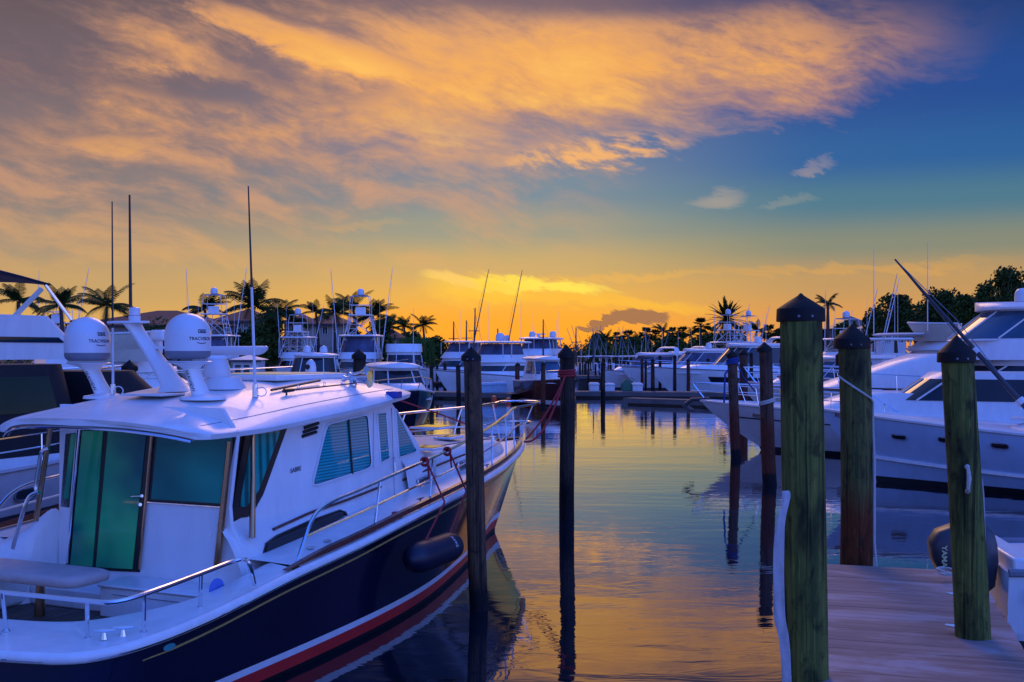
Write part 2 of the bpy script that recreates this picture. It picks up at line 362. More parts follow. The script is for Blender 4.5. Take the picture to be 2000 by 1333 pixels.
# ------------------------------------------------------------------ water and land
def water_mat():
    m, t, b = newmat('harbour_water'); m.node_tree.nodes.remove(b); out = m.node_tree.nodes['Material Output']
    co = t.n('ShaderNodeTexCoord').outputs['Object']
    n1 = t.noise(t.mapping(co, (.9, 2.3, 1), (0, 0, R(8))), 1.0, 3, .55, .6)
    n2 = t.noise(t.mapping(co, (.22, .5, 1), (0, 0, R(-14))), 1.0, 2, .5, .4)
    patch = t.ramp(t.noise(t.mapping(co, (.05, .12, 1)), 1.0, 2), [(.35, .35), (.7, 1.0)])
    h = t.m('MULTIPLY', t.m('ADD', n1, t.m('MULTIPLY', n2, 2.2)), patch)
    bp = t.n('ShaderNodeBump'); bp.inputs['Strength'].default_value = .115; bp.inputs['Distance'].default_value = .05; t.l(h, bp.inputs['Height'])
    g = t.n('ShaderNodeBsdfGlossy'); g.inputs['Roughness'].default_value = .015; g.inputs['Color'].default_value = (.93, .93, .95, 1)
    dfs = t.n('ShaderNodeBsdfDiffuse'); dfs.inputs['Color'].default_value = (.006, .012, .02, 1)
    fr = t.n('ShaderNodeFresnel'); fr.inputs['IOR'].default_value = 1.5
    for x in (g, dfs, fr): t.l(bp.outputs[0], x.inputs['Normal'])
    mx = t.n('ShaderNodeMixShader'); t.l(t.m('MULTIPLY', fr.outputs[0], 1.48, clamp=True), mx.inputs[0]); t.l(dfs.outputs[0], mx.inputs[1]); t.l(g.outputs[0], mx.inputs[2])
    t.l(mx.outputs[0], out.inputs[0]); return m
tag(MB().face((-2500, -60, 0), (2500, -60, 0), (2500, 5000, 0), (-2500, 5000, 0)).build('water', water_mat()), kind='structure')
M['grass'] = pm('dark_lawn', (.02, .03, .012), .9, var=.4, scale=.6, bump=.4)
M['seawall'] = pm('seawall_concrete', (.13, .11, .1), .85, var=.3, scale=.8)
def land(name, pts, z=.75):
    lo = [Vector((x, y, -.6)) for x, y in pts]; hi = [Vector((x, y, z)) for x, y in pts]
    tag(MB().loft([lo, hi]).build(name, M['grass'], smooth=False), kind='structure')
land('ground', [(-700, 128), (-26, 128), (-14, 150), (-14, 470), (-700, 470)])
land('terrain', [(24, 165), (700, 60), (700, 470), (24, 470)])
land('far_shore', [(-700, 471), (700, 471), (700, 3000), (-700, 3000)], .8)
# ------------------------------------------------------------------ the navy motor yacht in the foreground (x starboard, y forward, z up)
TH = .421; BX, BY = -5.241, 9.545
yacht = empty('motor_yacht', 'navy hulled motor yacht with white cabin and twin radomes, nearest at left', 'motor yacht', (BX, BY, 0), -TH)
ct, st = math.cos(TH), math.sin(TH)
def B2W(v, u, z): return Vector((BX+st*u+ct*v, BY+ct*u-st*v, z))
def bz(px, py, z):                       # boat point (v,u,z) seen at a photo pixel, at height z
    D = FPX*(EYE-z)/(py-HOR); x, y = (px-1000)/FPX*D-BX, D-BY
    return Vector((ct*x-st*y, st*x+ct*y, z))
def bv(px, py, v):                       # same, on the plane at v from the centre line
    k = (px-1000)/FPX; u = (k*(BY-st*v)-BX-ct*v)/(st-k*ct); D = BY+ct*u-st*v
    return Vector((v, u, EYE-(py-HOR)*D/FPX))
def bu(px, py, u):
    k = (px-1000)/FPX; v = (k*(BY+ct*u)-BX-st*u)/(ct+k*st); D = BY+ct*u-st*v
    return Vector((v, u, EYE-(py-HOR)*D/FPX))
ZS = [(0, .91), (1.3, 1.0), (2.5, 1.14), (3.8, 1.25), (5, 1.36), (7, 1.465), (9.5, 1.525), (11.5, 1.55), (13.3, 1.56)]
VD = [(0, 1.80), (.05, 1.92), (.13, 2.03), (.28, 2.13), (.5, 2.2), (.9, 2.25), (3, 2.28), (5, 2.21), (7, 1.97), (9, 1.52), (10.5, 1.08), (12, .56), (12.9, .2), (13.3, .02)]
VW = [(0, 1.70), (.05, 1.80), (.13, 1.87), (.28, 1.91), (.5, 1.94), (.9, 1.96), (4, 1.92), (6, 1.72), (8, 1.25), (9.5, .8), (10.6, .42), (11.5, .12), (12.0, .01)]
zs = lambda u: interp(ZS, u); vd = lambda u: interp(VD, u); vw = lambda u: interp(VW, u)
def hp(s, z, side=1):                    # hull surface at station s (0 stern..1 bow), height z
    u0, u1 = s*12.0, s*13.3; zt = zs(u1)
    t_ = max(-.35, min(1, z/zt)); e = max(t_, 0)
    fl = e**(1+1.1*s)
    v = vw(u0)*(1+min(t_, 0)*.5)+(vd(u1)-vw(u0))*fl
    aft = 0
    return Vector((v*side, lerp(u0, u1, t_ if t_ > 0 else 0)+aft, z))
SS = [0, .0015, .003, .006, .0095, .0145, .021, .03, .043, .06, .08]+[.1+.9*i/34 for i in range(35)]
def hband(name, za, zb, mat, n=1, out=0, sides=(1, -1)):
    m = MB()
    for sd_ in sides:
        rows = []
        for k in range(n+1):
            row = []
            for s in SS:
                a, b = za(s*13.3), zb(s*13.3); p = hp(s, lerp(a, b, k/n), sd_); p.x += out*sd_; row.append(p)
            rows.append(row)
        m.loft(rows, closed=False)
    return m
def zc(v): return lambda u: v
flare = lambda u: .06*max(0, (u-7)/6)**2
hull = hband('h', lambda u: .265+flare(u), lambda u: zs(u)-.0, None, 9)
# transom, bulged aft
tr = []
for k in range(7):
    z = lerp(-.4, .91, k/6); w = hp(0, z).x
    tr.append([Vector((w*c, hp(0, z).y-.22*(1-abs(c)**2.4)+.0, z)) for c in [i/10 for i in range(-10, 11)]])
hull.loft(tr, closed=False)
hull.build('hull', M['navy'], yacht)
hband('b', zc(-.42), zc(.06), None, 2).build('bottom_paint', M['bottom'], yacht)
hband('b', zc(.06), lambda u: .19+flare(u)*.5, None, 1).build('boot_stripe', M['red'], yacht)
hband('b', lambda u: .19+flare(u)*.5, lambda u: .265+flare(u), None, 1, .002).build('waterline_stripe', M['white'], yacht)
# gold cove stripe
g = MB()
for sd_ in (1, -1):
    path = []
    for i in range(40):
        s = lerp(.045, .985, i/39); p = hp(s, zs(s*13.3)-.205, sd_); p.x += .004*sd_; path.append(p)
    g.tube(path, [.004]+[.009]*38+[.004], 5)
g.build('cove_stripe', M['gold'], yacht)
em = MB(); c0 = hp(.045, .78); em.lathe([(0, .0), (.07, .0), (.07, .012), (0, .014)], (0, 0, 0), 18, Matrix.Rotation(R(90), 3, 'Y') @ Matrix.Diagonal((.42, 1, 1)))
e_ = em.build('maker_emblem', pm('teal_emblem', (.05, .3, .3), .3), yacht); pe = bv(330, 1264, 2.2); e_.location = (hp(pe.y/13.3, pe.z).x+.004, pe.y, pe.z)
# rub rail: white band with steel edge, following the sheer all round
rr, rs_, cap = MB(), MB(), MB()
def sheer_path(off_v, off_z, s0=0, s1=1, n=64):
    stb = []
    for i in range(n):
        s = lerp(s0, s1, (i/(n-1))**1.7 if s0 == 0 else i/(n-1)); u = s*13.3
        stb.append(Vector((max(vd(u)+off_v, .012), u, zs(u)+off_z)))
    return stb
def around(off_v, off_z):
    stb = sheer_path(off_v, off_z)
    back = [Vector((v, -.22*(1-abs(v/1.8)**2.4)-off_v*.8, zs(0)+off_z)) for v in [1.8*i/24 for i in range(23, -24, -1)]]
    port = [Vector((-p.x, p.y, p.z)) for p in stb]
    return list(reversed(stb))+back+port
rr.tube(around(-.012, -.045), .05, 10); rr.build('rub_rail', M['white'], yacht)
rs_.tube(around(.034, -.062), .012, 6); rs_.build('rub_rail_strip', M['steel'], yacht)
tr_ = MB()
for sd_ in (1, -1):
    P_ = [Vector((p.x*sd_, p.y, p.z)) for p in sheer_path(-.05, .02, .185, .992, 40)]
    rings = []
    for i, p in enumerate(P_):
        h_ = .055*min(1, i/3+.15)
        rings.append([p+Vector((.035*sd_, 0, 0)), p+Vector((.03*sd_, 0, h_)), p+Vector((-.03*sd_, 0, h_)), p+Vector((-.035*sd_, 0, 0))])
    tr_.loft(rings)
tr_.build('toe_rail', M['mahogany'], yacht)
# decks
dk = MB()
dk.grid(lambda i, j: (lambda u: Vector((lerp(-1, 1, j)*max(vd(u)-.03, .005), u, zs(u)-.012+.05*(1-(2*j-1)**2))))(2.72+i*(13.25-2.72)), 40, 13)
dk.build('side_deck', M['white'], yacht)
fd = MB()
def trunk_w(u): return interp([(6.4, 1.36), (8, 1.22), (9.5, .98), (10.8, .66), (11.7, .28)], u)
def trunk_z(u): return interp([(6.4, 1.90), (8, 1.90), (10, 1.84), (11.0, 1.76), (11.7, 1.60)], u)
tk = MB(); rings = []
for i in range(22):
    u = lerp(6.3, 11.7, i/21); w = trunk_w(u); zt = trunk_z(u); zb = zs(u)-.03
    sec = [(-w-.09, zb), (-w-.02, lerp(zb, zt, .75)), (-w+.05, zt-.03), (-w*.6, zt+.02), (0, zt+.045), (w*.6, zt+.02), (w-.05, zt-.03), (w+.02, lerp(zb, zt, .75)), (w+.09, zb)]
    rings.append([Vector((x, u, z)) for x, z in sec])
tk.loft(rings, closed=False); tk.build('trunk_cabin', M['white'], yacht, sharp=50)
ns = MB()
for (a, b, lo, hi) in ((-.92, -.04, 7.15, 10.9), (.04, .92, 7.15, 10.9)):
    ns.grid(lambda i, j: (lambda u: Vector((trunk_w(u)*.9*lerp(a, b, j), u, trunk_z(u)+.052-.055*abs(lerp(a, b, j))**1.8)))(lerp(lo, hi, i)), 16, 7)
ns.build('nonskid_panel', M['deck'], yacht)
def hatch(c, sx, sy, nm='deck_hatch'):
    m = MB(); m.box(c[0]-sx/2, c[1]-sy/2, c[2], c[0]+sx/2, c[1]+sy/2, c[2]+.035); h_ = m.build(nm, M['white'], yacht, bevel=.012)
    MB().box(c[0]-sx/2+.05, c[1]-sy/2+.05, c[2]+.03, c[0]+sx/2-.05, c[1]+sy/2-.05, c[2]+.042).build('hatch_lens', M['glass_dark'], h_)
hatch(bz(876, 857, 1.93), .3, .45); hatch(bz(835, 878, 1.93), .45, .5); hatch(bz(845, 837, 1.95), .6, .6)
# cockpit: rim, well and sole
SOLE = .56
outer = around(-.04, -.008); outer = [p for p in outer if p.y < 2.75]
stb_in = [Vector((1.80, 2.75, 1.14)), Vector((1.80, 1.95, 1.03)), Vector((1.72, 1.5, .985)), Vector((1.52, 1.1, .955)), Vector((1.3, .86, .93)), Vector((1.0, .72, .92)), Vector((.5, .64, .915)), Vector((0, .62, .915))]
inner = smooth_path(stb_in, 4); inner += [Vector((-p.x, p.y, p.z)) for p in reversed(inner[:-1])]
def resample(P, n):
    L = [0]
    for a, b in zip(P, P[1:]): L.append(L[-1]+(b-a).length)
    out = []; j = 0
    for i in range(n):
        d_ = L[-1]*i/(n-1)
        while j < len(P)-2 and L[j+1] < d_: j += 1
        t_ = (d_-L[j])/max(L[j+1]-L[j], 1e-9); out.append(P[j].lerp(P[j+1], min(1, t_)))
    return out
oN, iN = resample(outer, 81), resample(inner, 81)
rim = MB(); up = lambda P, d_: [p+Vector((0, 0, d_)) for p in P]
rim.loft([oN, up([a.lerp(b, .2) for a, b in zip(oN, iN)], .018), up([a.lerp(b, .85) for a, b in zip(oN, iN)], .018), iN, [Vector((p.x, p.y, SOLE-.02)) for p in iN]], closed=False)
rim.build('cockpit_coaming', M['white'], yacht)
so = MB(); so.box(-1.9, .45, SOLE-.08, 1.9, 2.75, SOLE-.05)
for i in range(62):
    x = -1.85+i*.06; so.box(x, .5, SOLE-.05, x+.047, 2.7, SOLE)
m_, t_, b_ = newmat('teak_grating'); tc = t_.n('ShaderNodeTexCoord').outputs['Object']
t_.l(t_.ramp(t_.noise(t_.mapping(tc, (10, 2, 2)), 1, 5), [(.3, (.07, .055, .05, 1)), (.7, (.16, .13, .12, 1))]), b_.inputs['Base Color']); b_.inputs['Roughness'].default_value = .6
M['teak'] = m_
so.build('cockpit_sole', M['teak'], yacht, smooth=False)
st_ = MB(); st_.box(.12, 2.2, SOLE, 1.42, 2.66, .865); st_.box(.10, 2.18, .865, 1.44, 2.66, .90)
seat = st_.build('storage_seat', M['white'], yacht, bevel=.018)
MB().box(.3, 2.193, .80, 1.3, 2.199, .806).build('seat_seam', M['grey'], seat)
MB().box(-1.0, 2.35, SOLE, .12, 2.66, .76).build('door_step', M['white'], yacht, bevel=.02)
port_seat = MB(); port_seat.box(-1.8, .95, SOLE, -1.05, 2.66, .98); port_seat.build('side_bench', M['white'], yacht, bevel=.04)
for c in [(.15, 1.55), (.75, 1.2), (-.45, 1.3)]: MB().box(c[0]-.28, c[1]-.05, SOLE+.001, c[0]+.28, c[1]+.06, SOLE+.02).build('sole_hatch_strip', M['white'], yacht, bevel=.008)
cr = MB().lathe([(0, 0), (.105, 0), (.105, .012), (.09, .02), (0, .024)], (0, 0, 0), 24, Matrix.Rotation(R(180), 3, 'Z') @ Matrix.Rotation(R(90), 3, 'Y'))
sp_ = cr.build('speaker_cover', pm('blue_disc', (.12, .2, .6), .5), yacht); sp_.location = bv(424, 1152, 1.79)
# cockpit table under its tan cover
tb = MB(); rings = []
for k, (ins, z) in enumerate([(.05, 1.0), (.0, 1.015), (-.005, 1.06), (.0, 1.095), (.04, 1.115), (.12, 1.12)]):
    x0, x1, y0, y1 = -1.3+ins, .50-ins, 1.45+ins, 2.02-ins; r_ = .14 if ins < .1 else .06
    ring = []
    for cx, cy, a0 in ((x1-r_, y1-r_, 0), (x0+r_, y1-r_, 90), (x0+r_, y0+r_, 180), (x1-r_, y0+r_, 270)):
        for q in range(5):
            a = R(a0+q*22.5); ring.append(Vector((cx+r_*math.cos(a), cy+r_*math.sin(a), z)))
    rings.append(ring)
tb.loft(rings); tbl = tb.build('cockpit_table', M['canvas_tan'], yacht, sharp=70)
pb = bz(80, 1203, SOLE)
MB().tube([(pb.x-.02, pb.y, SOLE), (pb.x, pb.y-.0, 1.0)], [.055, .04], 12).build('table_leg', M['copper'], tbl)
# ---- house
HW0 = .19                                   # the deckhouse centre line
RE = [(2.0, 2.43), (3.1, 2.445), (4.05, 2.50), (5.15, 2.575), (6.4, 2.67), (7.2, 2.70)]
redge = lambda u: interp(RE, u)
def side_v(z, u=4): return interp([(1.0, 1.66), (1.25, 1.56), (1.38, 1.47), (1.46, 1.37), (1.75, 1.335), (2.2, 1.30), (2.75, 1.25)], z)
def hside(px, py, off=0):
    z = 1.8
    for _ in range(6):
        p = bv(px, py, side_v(z)); z = p.z
    return Vector((side_v(z)+off, p.y, z))
hs = MB()
def fwd(z): return interp([(1.3, 7.1), (1.78, 6.99), (2.6, 6.17), (2.75, 6.0)], z)
def aftu(z): return interp([(1.0, 2.55), (1.5, 2.62), (1.55, 3.05), (1.78, 3.34), (2.2, 3.55), (2.55, 3.78)], z)
zl = [1.0, 1.12, 1.25, 1.32, 1.38, 1.42, 1.46, 1.52, 1.6, 1.75, 1.9, 2.05, 2.2, 2.35, 2.5, 2.66]
for sd_ in (1, -1):
    k = 1
    def pt(z, a, sd_=sd_):
        z2 = min(z, redge(4)+.18)
        u = lerp(aftu(z2), fwd(z2), a); x = side_v(z2)
        return Vector((x if sd_ > 0 else -x+.38, u, z2))
    hs.loft([[pt(z, a/14) for a in range(15)] for z in zl], closed=False)
hs.build('deckhouse_side', M['white'], yacht, sharp=60)
# windscreen across the front
ws = MB(); fr_ = []
for z in (1.78, 2.0, 2.2, 2.4, 2.6):
    fr_.append([Vector((x*side_v(z)+.0, fwd(z)+.35*(1-x*x), z)) for x in [i/8 for i in range(-8, 9)]])
ws.loft(fr_, closed=False); ws.build('windscreen', M['glass_dark'], yacht)
ff = MB(); ff.loft([[Vector((x*1.5, 6.95+.35*(1-x*x), z)) for x in [i/8 for i in range(-8, 9)]] for z in (1.3, 1.79)], closed=False); ff.build('windscreen_sill', M['white'], yacht)
# glazing on the starboard side: outline from the photo, rubber frame + pane
def pane(name, pts, mat, off=.008, frame=.018, parent=yacht, fm=None):
    P_ = [hside(x, y, off) for x, y in pts]; c_ = sum(P_, Vector())/len(P_)
    m = MB(); m.slab(P_, (-.03, 0, 0)); o = m.build(name, mat, parent, smooth=False)
    if frame:
        MB().tube(P_, frame, 6, True).build('window_frame', fm or M['white'], o)
        MB().tube([c_+(p-c_)*.965+Vector((.004, 0, 0)) for p in P_], .007, 5, True).build('window_gasket', M['black'], o)
    return o
rnd = lambda P_, k=.16: sum([[tuple(lerp(P_[i][j], P_[i-1][j], k) for j in (0, 1)), tuple(lerp(P_[i][j], lerp(P_[i-1][j], P_[(i+1) % len(P_)][j], .5), k*.45) for j in (0, 1)), tuple(lerp(P_[i][j], P_[(i+1) % len(P_)][j], k) for j in (0, 1))] for i in range(len(P_))], [])
w1 = pane('side_window', rnd([(637, 829), (717, 809), (725, 914), (607, 951)], .1), M['glass_blind'])
MB().tube([hside(678, 819, .02), hside(686, 926, .02)], .014, 6).build('window_mullion', M['black'], w1)
pane('side_window', rnd([(735, 808), (753, 806), (760, 895), (742, 904)], .12), M['glass_blind'], frame=.014)
pane('side_window', rnd([(771, 797), (813, 882), (778, 894)], .08), M['glass_blind'], frame=.014)
aw = pane('aft_window', rnd([(478, 846), (562, 829), (512, 968), (484, 1010), (449, 1013)], .07), M['black'], frame=0, off=.012)
pane('aft_window_pane', rnd([(490, 848), (548, 835), (503, 958), (478, 990), (466, 990)], .08), M['glass_curtain'], off=.018, frame=0, parent=aw)
dl = MB(); dl.tube([hside(764, 797, .006), hside(770, 985, .006)], .005, 4); dl.tube([hside(729, 806, .006), hside(728, 915, .006)], .003, 4); dl.build('door_seam', M['grey'], yacht)
MB().tube([hside(766, 893, .03), hside(766, 908, .035), hside(768, 928, .035)], .013, 6).build('door_latch', M['steel'], yacht)
for pts in ([(531, 1034), (600, 1003), (680, 975), (741, 951)], [(785, 938), (850, 910), (905, 888)]):
    MB().tube([hside(x, y, .02) for x, y in pts], .017, 6).build('trim_strip', M['mahogany'], yacht)
# louvred engine vent
vp = [(512, 1085), (518, 1062), (538, 1047), (600, 1019), (662, 997), (673, 1001), (678, 1010), (670, 1021), (600, 1052)]
vt = pane('side_vent', vp, M['black'], frame=.012, fm=M['dkgrey'], off=.014)
lv = MB()
for k in range(1, 7):
    f_ = k/7; a = (lerp(519, 511, f_)+2, lerp(1058, 1086, f_)); b = (lerp(664, 672, f_), lerp(998, 1021, f_))
    lv.tube([hside(lerp(a[0], b[0], q/6), lerp(a[1], b[1], q/6), .026) for q in range(7)], .008, 4)
lv.build('vent_louvre', M['dkgrey'], vt)
for k in range(3):
    MB().tube([hside(593-k*2, 836+k*8.5, .012), hside(620-k*2, 827+k*8.5, .012)], .02, 6).build('cabin_vent', M['black'], yacht)
for pts in ([(814, 938), (847, 923), (849, 938), (817, 953)], [(893, 905), (911, 897), (911, 914), (895, 921)]):
    P_ = []
    for x, y in rnd(pts, .15):
        v_ = 1.4
        for _ in range(8):
            p = bv(x, y, v_); v_ = trunk_w(max(6.4, p.y))+.075
        P_.append(Vector((v_+.012, p.y, p.z)))
    o = MB().slab(P_, (-.03, 0, 0)).build('portlight', M['glass_dark'], yacht, smooth=False); MB().tube(P_, .014, 6, True).build('portlight_frame', M['steel'], o)
text_mb('SABRE', .075, lambda x, y: hside(577, 918, .006)+Vector((0, x, y+x*.08)), .0008).build('maker_name', M['logo'], yacht, weld=False, smooth=False)
# ---- aft bulkhead, door, window
UB = 2.66
def bk(x, y, off=0): p = bu(x, y, UB-off); return p
bh = MB(); bh.slab([(-.92, UB, .74), (1.72, UB, .74), (1.66, UB, 1.05), (1.55, UB, 1.28), (1.42, UB, 1.5), (1.40, UB, 1.7), (1.50, UB, 2.44), (1.3, UB, 2.7), (-.9, UB, 2.7)], (0, .05, 0)); bh.build('aft_bulkhead', M['white'], yacht, smooth=False)
def bpane(name, pts, mat, off=.01, th=.03, parent=yacht): return MB().slab([bk(x, y, off) for x, y in pts], (0, th, 0)).build(name, mat, parent, smooth=False)
df = bpane('salon_door', [(151, 836), (299, 838), (272, 1118), (128, 1112)], M['black'], .012)
bpane('door_glass', [(160, 842), (201, 842), (180, 1107), (137, 1104)], M['glass_teal'], .02, .02, df)
bpane('door_glass', [(211, 842), (286, 843), (258, 1112), (187, 1108)], M['glass_teal'], .02, .02, df)
MB().tube([bk(156, 838, .03), bk(141, 990, .03), bk(131, 1100, .03)], .012, 6).build('door_track', M['steel'], df)
MB().tube([bk(297, 842, .03), bk(272, 1112, .03)], .014, 6).build('door_post', M['copper'], df)
dh = MB(); dh.tube([bk(277, 969, .06), bk(256, 970, .07)], .009, 6); dh.tube([bk(277, 969, .01), bk(277, 969, .06)], .016, 8); dh.tube([bk(274, 986, .01), bk(274, 986, .035)], .018, 8); dh.build('door_handle', M['steel'], df)
bw = bpane('aft_salon_window', [(301, 838), (462, 842), (435, 991), (288, 981)], M['black'], .012)
bpane('window_pane', [(308, 842), (455, 846), (431, 984), (295, 975)], M['glass_teal2'], .02, .02, bw)
MB().tube([bk(288, 981, .02), bk(435, 991, .02)], .01, 6).build('window_sill', M['steel'], bw)
for x, y in ((296, 1018), (307, 1038), (412, 1046), (424, 1025)):
    p = bk(x, y, .0); MB().lathe([(0, 0), (.012, 0), (.01, .008), (0, .008)], p, 8, Matrix.Rotation(R(90), 3, 'X')).build('panel_stud', M['steel'], yacht)
bpane('corner_window', [(148, 845), (128, 848), (118, 990), (136, 992)], M['black'], .0)
bpane('corner_window_pane', [(147, 848), (139, 848), (124, 974), (133, 975)], M['glass_teal'], .012)
# port coaming flare beside the door
pc_ = MB(); pc_.loft([[Vector((-.86, UB+.02, 1.60)), Vector((-.95, UB+.02, 1.0)), Vector((-.95, UB+.02, SOLE))], [Vector((-.93, UB-.15, 1.56)), Vector((-1.05, UB-.3, 1.15)), Vector((-1.0, UB-.3, SOLE))], [Vector((-1.2, UB-.1, 1.36)), Vector((-1.35, UB-.4, 1.12)), Vector((-1.2, UB-.6, SOLE))], [Vector((-1.6, UB, 1.2)), Vector((-1.7, UB-.5, 1.08)), Vector((-1.7, UB-.9, SOLE))]], closed=False)
pc_.build('port_coaming', M['white'], yacht, sub=2)
# steel tubes that carry the roof overhang, and grab rails
MB().tube([bu(98, 838, 2.3), bu(70, 1018, 2.3)], .028, 8).build('roof_strut', M['copper'], yacht)
MB().tube(smooth_path([bu(96, 876, 2.2), bu(82, 882, 2.2), bu(76, 910, 2.2), bu(70, 955, 2.2), bu(79, 962, 2.2)], 4), .02, 8).build('grab_rail', M['steel'], yacht)
MB().tube(smooth_path([bu(76, 961, 2.15), bu(58, 970, 2.12), bu(45, 1000, 2.1), bu(25, 1072, 2.1)], 4), .022, 8).build('grab_rail', M['steel'], yacht)
MB().tube([hside(480, 842, .09), hside(479, 930, .10), hside(480, 1050, .08)], [.024, .028, .034], 10).build('roof_strut', M['copper'], yacht)
MB().tube([bk(449, 862, .06), bk(437, 980, .06), bk(424, 1104, .06)], [.03, .034, .036], 10).build('roof_strut', M['copper'], yacht)
# ---- hardtop roof
CR = [(1.95, 2.60), (2.4, 2.67), (3, 2.76), (4, 2.88), (5, 2.945), (5.8, 2.955), (6.5, 2.90), (7.0, 2.80), (7.35, 2.70)]
RW = [(1.95, 1.30), (2.15, 1.42), (2.5, 1.47), (3.5, 1.47), (5, 1.44), (6.2, 1.34), (6.8, 1.15), (7.2, .75), (7.35, .42)]
def roof_z(v, u):
    w = interp(RW, u); q = min(1, abs(v-.04)/w); e = redge(u); c = interp(CR, u)
    return e+.03+(c-e-.03)*(1-q**(3.6 if v < .04 else 2.6))**.85
rf = MB(); rings = []
UU = [1.95, 1.97, 2.0, 2.05, 2.1, 2.18, 2.26, 2.36]+[2.5+.18*i for i in range(24)]+[6.75, 6.85, 6.95, 7.05, 7.12, 7.2, 7.26, 7.3, 7.33, 7.35]
QQ = [-1, -.995, -.985, -.965, -.94, -.91, -.87, -.82, -.76, -.68, -.6, -.5, -.4, -.3, -.2, -.1, 0, .1, .2, .3, .4, .5, .6, .68, .76, .82, .87, .91, .94, .965, .985, .995, 1]
for u in UU:
    w = interp(RW, u)
    ah = .0
    top = [Vector((.04+q*w, u+.55*max(0, (2.3-u)/.35)*(abs(q)**3)*.5, roof_z(.04+q*w, u))) for q in QQ]
    bot = [p-Vector((0, 0, .05+.02*(1-abs(q)))) for p, q in zip(top, QQ)]
    for p, q in zip(bot, QQ): p.x = .04+(p.x-.04)*.985
    rings.append(top+list(reversed(bot)))
rf.loft(rings); roof = rf.build('roof', M['white'], yacht, sharp=55)
aw_ = MB(); P_ = []
for i in range(21):
    q = lerp(-1, .93, i/20); u = 1.99+.28*abs(q)**3; P_.append(Vector((.04+q*1.34, u, roof_z(.04+q*1.34, 2.0)-.10)))
aw_.tube(P_, .018, 8); aw_.build('awning_rail', M['steel'], roof)
sh_ = MB(); sh_.loft([[p+Vector((0, .02, .05)) for p in P_], [p+Vector((0, .05, 0)) for p in P_]], closed=False); sh_.build('awning_pocket', M['canvas_tan'], roof)
def rhit(px, py):                            # where the photo ray meets the roof
    D = 9.0
    while D < 22:
        w = W(px, py, D); x, y = w.x-BX, w.y-BY; v, u = ct*x-st*y, st*x+ct*y
        if 2 < u < 7.2 and abs(v-.04) < interp(RW, u) and w.z <= roof_z(v, u): return Vector((v, u, roof_z(v, u)))
        D += .02
    best = None
    for i in range(60):
        for j in range(50):
            u = 2.1+i*.08; v = -1.3+j*.055
            if abs(v-.04) > interp(RW, u)*.92: continue
            z = roof_z(v, u); w = B2W(v, u, z); e = (1000+FPX*w.x/w.y-px)**2+(HOR+FPX*(EYE-z)/w.y-py)**2
            if best is None or e < best[0]: best = (e, Vector((v, u, z)))
    return best[1]
def D_of(p): return BY+ct*p.y-st*p.x
def at_D(px, py, D):
    w = W(px, py, D); x, y = w.x-BX, w.y-BY; return Vector((ct*x-st*y, st*x+ct*y, w.z))
# sunroof
p0 = rhit(575, 751)
sr = MB(); sr.box(-.62, 4.55, 2.925, .62, 6.1, 2.995); srf = sr.build('sunroof', M['white'], roof, bevel=.02)
MB().box(-.58, 4.6, 2.992, .58, 6.05, 3.004).build('sunroof_panel', M['yellow'], srf, bevel=.004)  # yellow light falling on the panel is put into its colour
a_, b_ = rhit(530, 768), rhit(625, 750)
MB().tube([a_+Vector((0, 0, .03)), b_+Vector((0, 0, .04))], .016, 6).build('sunroof_track', M['dkgrey'], roof)
